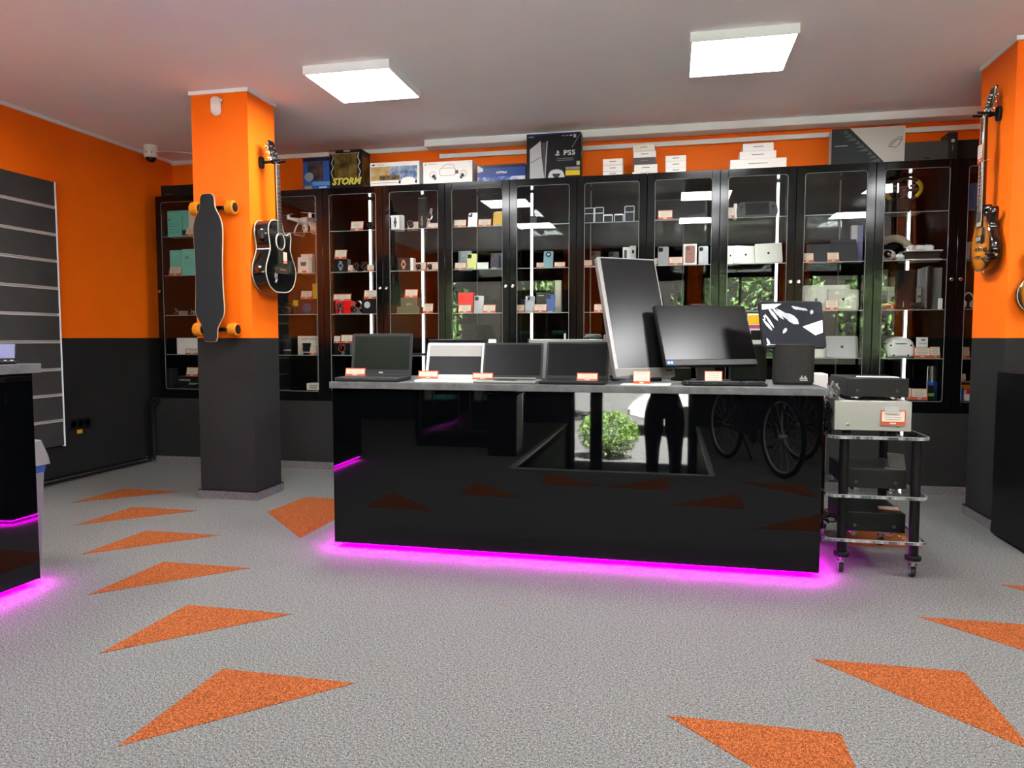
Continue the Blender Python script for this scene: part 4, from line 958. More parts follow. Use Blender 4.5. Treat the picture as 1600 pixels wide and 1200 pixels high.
g = MB(); g.ball((0, -.035, .058), .026, 14); g.cyl((0, -.035, .06), (0, -.035, .10), .01, 10); g.torus((0, -.035, .058), .033, .005, 20, 6, 0, 'x')
g = g.build('gimbal_camera', WHITEP, t); MB().push(T((0, -.059, .058)) @ RX(90)).lathe([(.015, 0), (.015, .006), (0, .006)], 16).build('lens', SCREEN, g)
tagc(485, 497, 346, 'beside the white drone', 1)
z2 = SH[2]
carton('camera_carton', 'white carton with a camera picture, second shelf of the drone cabinet', 465, 482, 402, 2, d=.06, m=CREAM, art=lambda t, w, h: (poly(t, 'printed_camera', GREY, [(-w*.2, h*.45), (w*.25, h*.45), (w*.3, h*.7), (-w*.25, h*.7)]), sheet(t, 'orange_corner', TAGO, -w*.1, w*.3, h*.04, h*.16)))
carton('camera_carton', 'taller white carton behind the one with a camera picture', 470, 488, 397, 2, Y=YF2, d=.06, m=CREAM, art=lambda t, w, h: lines(t, w*.1, w*.4, (h*.3, h*.5, h*.7), .004))
zz = carton('camera_carton', 'black camera carton with a blue camera picture, third shelf of the drone cabinet', 456, 498, 467, 3, Y=YF2-.02, d=.12, m=BLACK, art=lambda t, w, h: (sheet(t, 'yellow_corner', mat('bright_yellow', (.85, .65, .02), .4), -w*.46, -w*.27, h*.55, h*.92), MB().push(T((w*.05, -.001, h*.4)) @ RX(90)).lathe([(h*.3, 0), (h*.28, .0008), (h*.15, .0008), (h*.15, .0012), (0, .0012)], 24).build('printed_lens', mat('deep_blue_print', (.03, .09, .2), .2), t), sheet(t, 'printed_body', mat('blue_black_print', (.012, .02, .035), .3), w*.1, w*.4, h*.2, h*.7)))
tagc(469, 487, 454, 'on top of the black camera carton', z=zz, Y=YF2-.02)
carton('yellow_carton', 'narrow yellow carton standing on the black camera carton', 488, 498, 443, z=zz, Y=YF2, d=.05, m=YELL, art=lambda t, w, h: sheet(t, 'white_mark', PRW, -w*.3, 0, h*.8, h*.92))
x, w, z, h = G(439, 460, 474, None, 3)
t = thing('camera', 'black photo camera on the third shelf, near the pillar edge', 'camera', (x, YF1, z+.0005))
MB().box(-w/2, w/2, 0, .05, 0, h*.75, 0, .008).box(-w*.2, w*.2, .005, .045, h*.72, h, 0, .008).build('body', BLACK, t)
l = MB().push(T((0, 0, h*.36)) @ RX(90)).lathe([(h*.32, 0), (h*.34, .03), (h*.30, .045), (h*.26, .045), (h*.2, .038), (0, .036)], 22).build('lens', DARK, t)
MB().box(w*.3, w*.42, .01, .03, h*.74, h*.82, 0, .003).build('shutter_button', STEEL, t)
def lens_(label, px0, px1, py0, sh, Y=YF1):
    x, w, z, h = G(px0, px1, py0, None, sh, Y); r = w/2
    t = thing('camera_lens', label, 'camera lens', (x, Y+r, z+.0005))
    MB().lathe([(r*.8, 0), (r*.82, h*.1), (r*.9, h*.12), (r*.9, h*.35), (r*.96, h*.37), (r*.96, h*.62), (r*.88, h*.64), (r, h*.8), (r, h), (r*.85, h), (r*.7, h*.93), (0, h*.9)], 24).build('barrel', BLACK, t)
    MB().lathe([(r*.97, h*.42), (r*.985, h*.43), (r*.985, h*.56), (r*.97, h*.57)], 24).build('focus_ring', RUBBER, t)
    MB().lathe([(r*.91, h*.2), (r*.915, h*.21), (r*.915, h*.24), (r*.91, h*.25)], 24).build('marking_ring', PRW, t)
lens_('tall black camera lens beside the pillar edge', 439, 451, 523, 4); lens_('short black camera lens in front of the white lens carton', 470, 482, 536, 4, YF1-.05)
carton('lens_carton', 'white lens carton with grey capital lettering, beside the tall lens', 465, 500, 525, 4, Y=YF1+.02, d=.1, m=CREAM, art=lambda t, w, h: text('SAMYANG', h*.19, PRG, t, F(0, h*.83), sx=1.05))
tagc(483, 494, 541, 'against the white lens carton', 4, Y=YF1-.03)
carton('cream_carton', 'small cream carton alone on the bottom of the drone cabinet', 479, 500, 599, 5, d=.1, m=CREAM, art=lambda t, w, h: lines(t, -w*.3, w*.3, (h*.3, h*.6), .003, PRD))

# ---- cabinet 4: watches
tagc(547, 567, 345, 'beside the single watch on a top shelf', 1); watch('round steel watch alone beside a price card on a top shelf', 571, 586, 346, 1)
WB = mat('watch_carton_black', (.018, .018, .019), .4)
def watch_art(col): return lambda t, w, h: (poly(t, 'printed_watch', col, [(-w*.08, h*.15), (w*.08, h*.15), (w*.12, h*.35), (w*.2, h*.5), (w*.12, h*.66), (w*.08, h*.85), (-w*.08, h*.85), (-w*.12, h*.66), (-w*.2, h*.5), (-w*.12, h*.35)]), MB().push(F(0, h*.5)).lathe([(w*.1, 0), (w*.1, .0008), (0, .0008)], 16).build('printed_dial', BLACK, t))
zz = carton('watch_carton', 'black watch carton with a pale watch picture under a price card', 521, 543, 405, 2, d=.07, m=WB, art=watch_art(mat('pale_blue_print', (.35, .42, .5), .4)))
tagc(522, 541, 390, 'on top of the black watch carton with a pale picture', z=zz)
tagc(543, 555, 414, 'small, next to the black watch carton with a pale picture', 2); watch('slim steel watch between two price cards', 551, 561, 410, 2, Y=YF1-.03); watch('black-dialled steel watch with a large round case', 563, 575, 409, 2, Y=YF1-.03); tagc(573, 584, 413, 'small, behind the large round watch', 2); watch('dark watch at the edge by the lit tube', 583, 592, 408, 2, strap=RUBBER, case=DARK)
zz = carton('watch_carton', 'bright red watch carton', 524, 548, 470, 3, Y=YF1+.03, d=.08, m=RED)
tagc(520, 548, 459, 'wide, lying on top of the bright red watch carton', z=zz, Y=YF1+.03)
watch('steel watch in front of the red carton', 525, 536, 472, 3, Y=YF1-.03, strap=STEEL); watch('white-dialled steel watch at the corner of the red carton', 545, 557, 478, 3, Y=YF1-.03)
x, w, z, h = G(553, 566, 470, None, 3, YF2); t = thing('bracelet_stand', 'pale bracelet on a grey stand behind the watches', 'bracelet', (x, YF2, z+.0005)); MB().lathe([(w*.5, 0), (w*.45, h*.1), (w*.2, h*.2), (w*.2, h*.5)], 16).build('stand', GREY, t); MB().torus((0, 0, h*.7), w*.4, w*.12, 20, 8, 0, 'y').build('bracelet', STEEL, t)
zz = carton('earphone_carton', 'flat black carton with a white oval picture', 566, 590, 467, 3, Y=YF1+.02, d=.1, m=WB, art=lambda t, w, h: poly(t, 'printed_oval', PRW, [(w*(-.18+.2*math.cos(a)), h*(.6+.22*math.sin(a))) for a in [2*PI*k/14 for k in range(14)]]))
tagc(568, 588, 453, 'on top of the flat black carton with an oval picture', z=zz, Y=YF1+.02)
zz = carton('watch_carton', 'black carton behind the laptop, fourth shelf of the watch cabinet', 522, 547, 536, 4, Y=YF1+.03, d=.08, m=WB)
tagc(532, 550, 523, 'on top of the black carton behind the graphite laptop', z=zz, Y=YF1+.03); tagc(521, 531, 525, 'small, in shade next to another card behind the graphite laptop', z=zz, Y=YF1+.05)
watch('white-dialled watch low behind the graphite laptop', 528, 541, 538, 4, Y=YF1-.03, strap=STEEL)

# ---- cabinet 5
carton('watch_carton', 'glossy white watch carton pair, front one, with a grey watch picture', 611, 624, 336, 1, d=.06, m=WHITEP, art=watch_art(GREY)); carton('watch_carton', 'glossy white watch carton tucked behind the one with a grey watch picture', 616, 629, 336, 1, Y=YF1+.07, d=.05, m=WHITEP)
tagc(636, 654, 331, 'above the small round watch', 1, Y=YF2); watch('small round watch with open dial beneath a price card', 635, 647, 344, 1, Y=YF1-.02)
x, w, z, h = G(653, 665, 306, None, 1, YF2)
t = thing('watch_carton', 'tall narrow black watch carton standing upright', 'box', (x, YF2, z+.0005)); MB().box(-w/2, w/2, 0, .05, 0, h, 0, .002).build('carton', WB, t); lines(t, -w*.45, w*.45, (h*.93,), .003, PRW); watch_art(STEEL)(t, w*.8, h*.5)
x, w, z, h = G(662, 673, 321, None, 1, YF1)
t = thing('watch', 'long steel watch stretched out upright on a leaning stand', 'watch', (x, YF1, z+.0005), 0); b = MB().push(RX(-12) @ RY(8))
for k in range(16):
    zc = h*(.06+.056*k)
    if abs(zc-h*.55) > h*.11: b.box(-w*.22, w*.22, -.002, .002, zc-h*.024, zc+h*.024, 0, .001)
b.build('bracelet', STEEL, t); MB().push(RX(-12) @ RY(8) @ T((0, -.004, h*.53)) @ RX(90)).lathe([(w*.42, -.004), (w*.46, .002), (w*.36, .005), (0, .004)], 22).build('case', STEEL, t); MB().push(RX(-12) @ RY(8) @ T((0, -.009, h*.53)) @ RX(90)).lathe([(w*.34, 0), (0, .0006)], 22).build('dial', SCREEN, t)
MB().box(-.02, .02, 0, .06, 0, .003).build('stand', ACRE, t, smooth=0)
tagc(668, 685, 348, 'beside the long stretched watch', 1)
carton('watch_carton', 'dark watch carton with an orange watch picture', 620, 641, 403, 2, d=.07, m=WB, art=watch_art(mat('apricot_print', (.80, .42, .25), .5))); carton('white_carton', 'white carton edge beside the orange watch picture', 641, 646, 403, 2, d=.06, m=WHITE)
tagc(648, 665, 402, 'behind the first dark watch, next to the orange watch picture', 2, Y=YF2); tagc(666, 686, 402, 'behind the second dark watch', 2, Y=YF2); watch('dark round watch lying before a price card', 648, 659, 412, 2, case=DARK, strap=RUBBER); watch('dark round watch nearer the cabinet edge', 665, 677, 412, 2, case=DARK, strap=RUBBER)
GRN = mat('sage_card', (.16, .18, .10), .5)
za = carton('green_carton', 'flat sage green carton, lower of two', 620, 656, 479, 3, d=.12, m=GRN); zb = carton('green_carton', 'sage green carton with white number print, upper of two', 626, 652, 465, z=za, Y=YF1+.02, d=.1, m=GRN, art=lambda t, w, h: text('GM 5', h*.3, PRW, t, F(0, h*.25)))
tagc(632, 652, 452, 'on top of the two sage green cartons', z=zb, Y=YF1+.02); tagc(660, 676, 474, 'beside the sage green cartons', 3)
tagc(669, 685, 523, 'above the white laptop', 4); carton('dark_tablet', 'thin dark tablet lying flat above the graphite laptop', 640, 662, 552, 4, d=.16, m=DARK, cat='tablet')

# ---- cabinet 6
tagc(708, 728, 343, 'before the striped pale phone', 1); phone('pale phone with striped pastel back', 731, 745, 332, mat('pastel_back', (.80, .62, .42), .2), 1, cams=1); tagc(747, 767, 342, 'between the pastel phone and the yellow phone', 1); phone('bright yellow phone at the shelf end under a light reflection', 770, 784, 331, mat('bright_yellow_back', (.85, .50, .04), .45, 0, .15, k=.7), 1, cams=0)
carton('phone_carton', 'pale grey phone carton behind the lime phone', 716, 736, 392, 2, Y=YF2, d=.04, m=mat('pale_grey_card', (.5, .54, .56), .4), art=lambda t, w, h: lines(t, -w*.3, 0, (h*.85, h*.75), .003, PRW)); phone('lime yellow phone before the pale grey carton', 729, 744, 396, mat('lime_back', (.70, .70, .22), .4, 0, .15, k=.75), 2, cams=2); tagc(710, 728, 410, 'before the pale grey phone carton', 2); carton('blank_card', 'blank white card between the lime and purple phones', 745, 763, 410, 2, Y=YF1-.02, d=.004, m=WHITE, cat='card'); phone('dark purple phone on the second shelf beside the slate blue one', 766, 779, 395, mat('purple_back', (.07, .04, .075), .15), 2, cams=2); phone('slate blue phone at the cabinet edge', 778, 786, 395, mat('slate_blue_back', (.12, .17, .22), .15), 2, cams=0, Y=YF1+.03)
carton('phone_carton', 'bright red phone carton', 716, 739, 457, 3, Y=YF1+.02, d=.07, m=RED); tagc(716, 736, 476, 'in front of the bright red phone carton', 3, Y=YF1-.02); phone('silver white phone with large camera', 740, 755, 462, mat('silver_back', (.62, .63, .62), .15, .2), 3, cams=3); tagc(754, 774, 476, 'beside the silver white phone', 3)
x, w, z, h = G(712, 747, 506, None, 4, YF1)
t = thing('game_pad_case', 'black device with round grips behind the silver-decked laptop', 'device', (x, YF1, z+.0005)); MB().box(-w/2, w/2, 0, .09, 0, h*.75, 0, .012).box(-w*.42, w*.38, .01, .08, h*.7, h, 0, .006).build('body', BLACK, t)
b = MB()
for k in (-.12, .2): b.push(T((k*w, -.001, h*.32)) @ RX(90)).lathe([(h*.2, 0), (h*.19, .006), (h*.12, .006), (0, .004)], 16).pop()
b.build('dial', DARK, t); lines(t, -w*.38, -w*.18, (h*.82,), .008, GREY)

# ---- cabinet 7
carton('dark_carton', 'small grey carton behind the lit tube, top shelf', 828, 837, 337, 1, Y=YF2, d=.05, m=GREY)
tagc(838, 850, 410, 'half behind the round-camera phone', 2, Y=YF1+.02); phone('blue fading phone with a round camera', 849, 864, 392, mat('ice_blue_back', (.35, .58, .66), .12), 2, cams=9); tagc(866, 883, 409, 'beside the round-camera phone', 2)
tagc(806, 819, 476, 'at the edge beside the dark phone', 3); phone('dark grey phone between price cards, before an olive carton', 820, 835, 462, mat('charcoal_back', (.05, .055, .07), .2), 3, cams=2); phone('dark phone peeping out behind the dark grey phone', 813, 822, 467, mat('navy_back', (.04, .06, .1), .2), 3, Y=YF2, cams=0); carton('phone_carton', 'olive grey phone carton', 838, 858, 457, 3, Y=YF2, d=.04, m=mat('olive_grey_card', (.10, .10, .08), .5), art=lambda t, w, h: lines(t, -w*.35, w*.1, (h*.85,), .003, PRW)); tagc(834, 854, 475, 'between the dark grey and the blue phone', 3, Y=YF1-.02)
phone('blue phone with a dark camera strip', 853, 867, 459, mat('blue_back', (.05, .12, .42), .15), 3, cams=3); carton('phone_carton', 'upright cream phone carton raised behind the blue phone', 867, 877, 438, 3, Y=YF2+.03, d=.04, m=CREAM)
carton('paper_stub', 'small white card standing at the corner of the silver desktop', 881, 884, 521, 4, d=.01, m=WHITE, cat='card', Y=6.14)

# ---- cabinet 8: folding phones
NAVY = mat('navy_phone_glass', (.018, .024, .045), .12)
FRIM = mat('pale_phone_rim', (.75, .75, .74), .35, 0, .5, k=1)
def flip(label, px0, px1, py0, folded):
    x, w, z, h = G(px0, px1, py0, None, 1); t = thing('folding_phone', label, 'phone', (x, YF1, z+.0005), 0, 'folding phones on the top shelf')
    Mp = RX(-8) @ RX(90)
    MB().push(Mp @ T((0, h/2, -.012))).prism(rect_round(w, h, .008, 4), 0, .011, 0, .002).build('back_cover', NAVY, t)
    MB().push(Mp).tube([(x_, y_, 0) for x_, y_ in rect_round(w*.97, h*.97, .008, 4, 0, h/2)], .0026, 6, closed=True).build('rim', FRIM, t)
    MB().push(Mp).box(-w*.48, w*.48, h*(.86 if folded else .60), h*(.98 if folded else .635), 0, .002).build('hinge_bar', FRIM, t)
    b = MB().push(Mp)
    for k in range(2): b.push(T((-w*.2+k*w*.2, h*.8 if not folded else h*.6, 0))).lathe([(w*.07, 0), (w*.07, .0015), (0, .0015)], 12).pop()
    b.build('lens', SCREEN, t)
    MB().box(-w*.48, w*.48, -.014, .02, 0, .005).build('clear_stand', ACRE, t, smooth=0)
flip('open folding phone with two bright bars, first in the row of folding phones', 913, 928, 324, False); flip('open folding phone, second in the row of folding phones', 929, 943, 323, False); flip('closed folding phone with a pale top bar, third in the row', 943, 957, 335, True); flip('closed folding phone, fourth in the row, standing slightly taller', 960, 974, 334, True); flip('open folding phone, last in the row before the door frame', 976, 991, 321, False)
tagc(910, 925, 406, 'by the hinge side, below the folding phones', 2); phone('dark grey phone left of the tall screen top', 923, 938, 392, mat('graphite_back', (.10, .095, .09), .25), 2, cams=2, Y=YF1+.03); phone('dark grey phone just above the tall screen edge', 951, 967, 393, mat('graphite_back', (.1, .1, .1), .25), 2, cams=2, Y=YF1+.03)
carton('phone_carton', 'white phone carton with a phone picture, first of the white pair', 973, 984, 386, 2, Y=YF2, d=.03, m=WHITE, art=lambda t, w, h: sheet(t, 'printed_phone', GREY, -w*.3, w*.1, h*.15, h*.85)); carton('phone_carton', 'white phone carton with round lenses printed on it', 984, 994, 384, 2, Y=YF2, d=.03, m=WHITE, art=lambda t, w, h: sheet(t, 'printed_lenses', PRD, -w*.15, w*.2, h*.65, h*.8))
tagc(928, 944, 475, 'cut by the edge of the tall upright screen', 3)

# ---- cabinet 9
x, w, z, h = G(1022, 1106, 308, None, 1, YF1+.02)
t = thing('tablet', 'wide dark tablet propped up on the top shelf above the pink phone carton', 'tablet', (x, YF1+.02, z+.0005)); Mp = RX(-14) @ RX(90)
MB().push(Mp @ T((0, h/2, -.01))).prism(rect_round(w, h, .012, 4), 0, .01, 0, .002).build('body', BLACK, t); MB().push(Mp).box(-w*.46, w*.46, h*.08, h*.94, 0, .001).build('screen', SCREEN, t, smooth=0); MB().box(-w*.48, w*.48, -.06, 0, 0, .012, 0, .003).build('keyboard_base', GREY, t)
tagc(1028, 1051, 328, 'in front of the wide dark tablet', 1, Y=YF1-.06)
GPH = mat('silver_grey_back', (.42, .42, .42), .25, .2)
tagc(1018, 1030, 403, 'half hidden by the tall screen, before a grey phone', 2, Y=YF1+.02); phone('silver grey phone beside the pink phone carton card', 1028, 1045, 385, GPH, 2, cams=3); tagc(1045, 1067, 401, 'between the silver grey phone and the pink phone carton', 2)
PINK = mat('rose_print', (.55, .28, .24), .35)
def pink_art(t, w, h): p = MB().push(RX(90)).prism(rect_round(w*.72, h*.82, w*.12, 4, 0, h*.5), .0004, .0012).build('printed_phone', PINK, t, smooth=0); MB().push(RX(90)).prism(rect_round(w*.3, w*.3, w*.08, 4, -w*.16, h*.78), .0012, .0018).build('printed_camera', mat('rose_print_dark', (.36, .16, .14), .35), p, smooth=0); apple_mark(p, F(0, h*.5, -.0013), w*.12, mat('rose_print_dark', (.36, .16, .14), .35))
carton('phone_carton', 'white phone carton with a pink phone picture', 1068, 1089, 381, 2, d=.03, m=WHITE, art=pink_art); phone('silver grey phone beyond the pink phone carton', 1092, 1107, 384, GPH, 2, cams=3, Y=YF1+.02)

# ---- cabinet 10
tagc(1134, 1148, 323, 'beside the handheld game machine', 1)
x, w, z, h = G(1152, 1216, 313, None, 1, YF1)
t = thing('handheld_game', 'black handheld game machine with a wide screen, on a stand', 'game console', (x, YF1, z+.0005)); Mp = RX(-14) @ RX(90)
ol = spline([(-w*.5, h*.25), (-w*.49, h*.75), (-w*.40, h*.98), (-w*.2, h), (w*.2, h), (w*.40, h*.98), (w*.49, h*.75), (w*.5, h*.25), (w*.42, h*.03), (w*.3, h*.06), (-w*.3, h*.06), (-w*.42, h*.03)], 4)
MB().push(Mp).prism(ol, -.022, 0, 0, .004).build('body', mat('handheld_dark_grey', (.07, .07, .072), .45), t); MB().push(Mp).box(-w*.29, w*.29, h*.18, h*.92, 0, .001).build('screen', SCREEN, t, smooth=0)
for sx in (-1, 1): MB().push(Mp @ T((sx*w*.39, h*.68, 0))).lathe([(.014, 0), (.008, .004), (.008, .008), (.013, .011), (0, .010)], 16).build('thumb_stick', BLACK, t)
b = MB().push(Mp)
for k in range(4): b.push(T((w*.4+.011*math.cos(k*PI/2), h*.42+.011*math.sin(k*PI/2), 0))).lathe([(.0045, 0), (.0045, .003), (0, .003)], 10).pop()
b.box(-w*.40-.012, -w*.40+.012, h*.42-.004, h*.42+.004, 0, .003).box(-w*.40-.004, -w*.40+.004, h*.42-.012, h*.42+.012, 0, .003); b.build('buttons', DARK, t); MB().box(-w*.12, w*.14, -.02, .05, 0, .003).build('stand', ACRE, t, smooth=0)
carton('dark_carton', 'thin dark case standing beside the handheld game machine', 1147, 1152, 318, 1, Y=YF1+.03, d=.08, m=WHITE)
slab_laptop('silver laptop nearest the door frame of the handheld game cabinet', 1126, 1158, 383, 2, YF2, 14); slab_laptop('silver laptop leaning between two others, second shelf', 1146, 1184, 383, 2, YF1+.05, 15, roll=-4); slab_laptop('pale silver laptop turned forward with a dark emblem, second shelf', 1181, 1224, 379, 2, YF1, 15, roll=2)
# ---- cabinet 11
SPACE = mat('space_grey_metal', (.10, .10, .105), .38, .3)
tagc(1252, 1272, 395, 'tilted, at the hinge side of the dark laptop shelf', 2); tagc(1293, 1312, 394, 'in front of the thick dark laptop', 2)
slab_laptop('thin dark laptop tilted beside a price card', 1262, 1302, 380, 2, YF2, 20, roll=0, m=SPACE, logo=False, group='dark laptops standing tilted'); slab_laptop('thick dark laptop leaning steeply before a white carton', 1302, 1342, 372, 2, YF1+.04, 22, m=SPACE, logo=False, th=.02, group='dark laptops standing tilted')
carton('purple_carton', 'white and purple carton behind the thick dark laptop', 1331, 1349, 352, 2, Y=YF2+.03, d=.05, m=mat('lilac_card', (.38, .33, .62), .4), art=lambda t, w, h: sheet(t, 'white_print', PRW, -w*.5, 0, h*.5, h))
slab_laptop('silver laptop standing upright, third shelf, behind the screen corner', 1251, 1302, 451, 3, YF1+.04, 12); slab_laptop('silver laptop tilted forward with price card, third shelf', 1294, 1343, 451, 3, YF1, 18, roll=-3); slab_laptop('silver laptop in the second row, only its upper edge showing', 1256, 1330, 445, 3, YF2+.02, 8, logo=False)
tagc(1290, 1311, 468, 'before the tilted silver laptop', 3, Y=YF1-.03)
slab_laptop('silver laptop half hidden by the desk video device', 1256, 1294, 527, 4, YF1+.04, 14, logo=False); slab_laptop('darker silver laptop beside the white headset shelf, fourth shelf', 1292, 1343, 525, 4, YF1, 16, m=mat('dim_silver_metal', (.36, .36, .35), .38, .4))
carton('flat_carton', 'dark flat carton at the bottom of the dark laptop cabinet', 1262, 1303, 590, 5, Y=YF2, d=.1, m=DARK)

# ---- cabinet 12: wheel, headsets, consoles
x, w, z, h = G(1384, 1443, 281, None, 1, YF1+.05); cxw, czw = x, at(1413, 297, Y=YF1+.05).z; rw = w*.5
t = thing('steering_wheel', 'game steering wheel with yellow grips on its base', 'steering wheel', (cxw, YF1+.06, SH[1]+.001))
zc = czw-SH[1]; Mw = T((0, 0, zc)) @ RX(40)
WBL = mat('wheel_black', (.02, .02, .02), .45); WY = mat('wheel_yellow', (.80, .60, .02), .4)
MB().push(Mw).torus((0, 0, 0), rw-.012, .012, 40, 10, 0, 'y', 0, 2*PI, 1, .8).build('rim', WBL, t)
for a0, a1 in ((-35, 50), (180-12, 225)): MB().push(Mw).torus((0, -.002, 0), rw-.012, .0145, 16, 10, 0, 'y', R(a0), R(a1), 1, .8).build('grip', WY, t)
b = MB().push(Mw); b.push(RX(90)).prism(rect_round(.075, .06, .02), -.01, .012, 0, .003).pop()
for a in (0, 180, 270): b.push(RY(-a)).box(.02, rw-.014, -.006, .006, -.011, .011).pop()
b.build('spokes', mat('spoke_grey', (.12, .12, .12), .3, .5), t); MB().push(Mw @ T((0, -.013, 0)) @ RX(90)).lathe([(.016, 0), (.014, .003), (0, .003)], 16).build('hub_cap', STEEL, t)
for sx in (-1, 1): MB().push(Mw @ T((sx*.06, .012, .028))).box(-.02, .02, 0, .004, -.012, .012, 0, .002).build('paddle', STEEL, t)
b = MB(); b.cyl((0, .02, zc), (0, .10, zc-.03), .03, 16); b.box(-.07, .07, .03, .15, .012, zc*.75, 0, .02); b.build('base', WBL, t)
MB().box(-.10, .13, .0, .14, 0, .018, 0, .006).build('clamp_plate', mat('clamp_grey', (.22, .21, .20), .4), t)
x, w, z, h = G(1373, 1425, 368, None, 2, YF1+.04); rx_ = w*.5
t = thing('white_headset', 'white virtual reality headset with wide padded head band, second shelf', 'headset', (x, YF1+.09, SH[2]+.001))
BEI = mat('warm_white_shell', (.62, .57, .46), .4)
MB().torus((.01, .02, h*.55), rx_*.86, .03, 30, 10, 0, 'y', R(5), R(180), 1, .72).build('head_band', BEI, t)
MB().ball((-rx_*.45, -.03, h*.24), (rx_*.55, .06, h*.24), 18).build('visor', WHITEP, t); MB().push(T((-rx_*.5, -.088, h*.26)) @ RX(90)).lathe([(.03, 0), (.026, .006), (.018, .002), (0, .001)], 18).build('lens', SCREEN, t)
b = MB(); b.box(-rx_*.9, rx_*.3, -.04, .03, h*.5, h*.66, 0, .02); b.build('face_padding', RUBBER, t); MB().ball((rx_*.42, -.01, h*.16), (rx_*.34, .05, h*.16), 16).build('ear_piece', WHITEP, t); MB().torus((rx_*.62, -.055, h*.32), .018, .003, 20, 6, 0, 'y').build('cable_loop', BLACK, t)
x, w, z, h = G(1417, 1473, 391, None, 2, YF1); t = thing('game_console', 'white and black game console lying flat, controller on top', 'game console', (x, YF1, SH[2]+.001))
MB().box(-w/2, w*.46, .01, .2, h*.12, h*.92, 0, .004).build('core', DARK, t)
for zb, s in ((0, 1), (h*.90, 1)): MB().push(T((0, 0, zb))).prism(spline([(-w*.5, 0), (0, -.008), (w*.42, -.004), (w*.52, .02), (w*.5, .2), (-w*.48, .21)], 4), 0, h*.11, 0, .002).build('white_plate', WHITEP, t)
def gamepad(label, x, y, z, w, body, dark, rz=0):
    t = thing('game_controller', label, 'game controller', (x, y, z), rz); s = w/.16
    ol = spline([(-.045*s, .045*s), (-.07*s, .042*s), (-.082*s, 0), (-.075*s, -.05*s), (-.055*s, -.05*s), (-.04*s, -.012*s), (.04*s, -.012*s), (.055*s, -.05*s), (.075*s, -.05*s), (.082*s, 0), (.07*s, .042*s), (.045*s, .045*s)], 4)
    MB().push(RX(12)).prism(ol, .006, .04, 0, .008).build('shell', body, t)
    for sx in (-1, 1): MB().push(RX(12) @ T((sx*.028*s, -.002, .04))).lathe([(.011, 0), (.006, .006), (.010, .011), (0, .010)], 14).build('thumb_stick', dark, t)
    MB().push(RX(12)).box(-.024*s, .024*s, .008*s, .038*s, .04, .0415).build('touch_bar', dark, t); b = MB().push(RX(12))
    for k in range(4): b.push(T((.055*s+.009*math.cos(k*PI/2), .018*s+.009*math.sin(k*PI/2), .04))).lathe([(.004, 0), (.004, .003), (0, .003)], 8).pop()
    b.build('buttons', dark, t)
    for sx in (-1, 1): MB().push(RX(12)).tube([(sx*.066*s, .043*s, .03), (sx*.078*s, .005*s, .034), (sx*.068*s, -.045*s, .028)], .007, 8).build('grip_strip', dark, t)  # grips carry the controller's second colour
x2, w2, _, _ = G(1421, 1461, 379, None, 2, YF1); gamepad('white and black game controller lying on the console', x2, YF1+.06, SH[2]+h+.006, w2, WHITEP, BLACK)
MG = mat('mid_grey_card', (.30, .29, .27), .6)
carton('grey_carton', 'tall grey printed carton at the hinge side, third shelf', 1374, 1388, 421, 3, Y=YF2, d=.08, m=MG, art=lambda t, w, h: lines(t, -w*.3, w*.3, (h*.2, h*.35, h*.5, h*.65, h*.8), .004, DARK)); zz = carton('grey_carton', 'grey carton with a dark wheel picture, behind the red game controller', 1388, 1403, 448, 3, Y=YF2, d=.08, m=CREAM, art=lambda t, w, h: poly(t, 'printed_wheel', DARK, [(w*.1+w*.35*math.cos(a), h*.45+w*.35*math.sin(a)) for a in [2*PI*k/16 for k in range(16)]])); carton('grey_carton', 'flat grey and maroon carton lying on the carton with the wheel picture', 1388, 1403, 433, z=zz, Y=YF2, d=.08, m=mat('maroon_grey_card', (.16, .08, .075), .6))
x2, w2, _, _ = G(1376, 1399, 471, None, 3, YF1); gamepad('bright red game controller', x2, YF1+.03, SH[3]+.006, w2, mat('bright_red_plastic', (.85, .04, .02), .35), RED)
carton('console_tower', 'black game console standing upright with white lettering on its edge', 1403, 1433, 422, 3, Y=YF1+.03, d=.2, m=BLACK, cat='game console', b=.004, art=lambda t, w, h: lines(t, -w*.18, -w*.14, (h*.14,), .022, PRW)); carton('white_carton', 'small pale carton behind the coiled cable, third shelf', 1433, 1447, 449, 3, Y=YF2+.02, d=.05, m=CREAM, art=lambda t, w, h: lines(t, -w*.4, w*.4, (h*.3, h*.6), .01))
random.seed(11); b = MB(); x2 = at(1436, 478, Y=YF1).x
for k in range(5): b.tube(spline([(x2+random.uniform(-.06, .06), YF1+.03+random.uniform(-.03, .04), SH[3]+.006+random.uniform(0, .045)) for _ in range(6)], 5), .005, 6, closed=True)
tag(b.build('cable_coil', mat('dark_brown_cable', (.05, .045, .04), .4)), 'dark coiled cable beside the upright black console', 'cable')
carton('slim_console', 'thin dark slab standing upright, first of two', 1447, 1452, 417, 3, Y=YF1+.03, d=.2, m=MG, cat='game console'); carton('slim_console', 'thin black slab standing upright against the grey console', 1452, 1458, 415, 3, Y=YF1, d=.2, m=BLACK, cat='game console'); carton('grey_console', 'grey console standing upright at the end of the third shelf', 1458, 1473, 418, 3, Y=YF1+.05, d=.2, m=mat('console_grey', (.34, .34, .32), .45), cat='game console', b=.004); carton('white_carton', 'tiny white carton in front of the grey upright console', 1467, 1473, 466, 3, Y=YF1-.02, d=.02, m=WHITE)
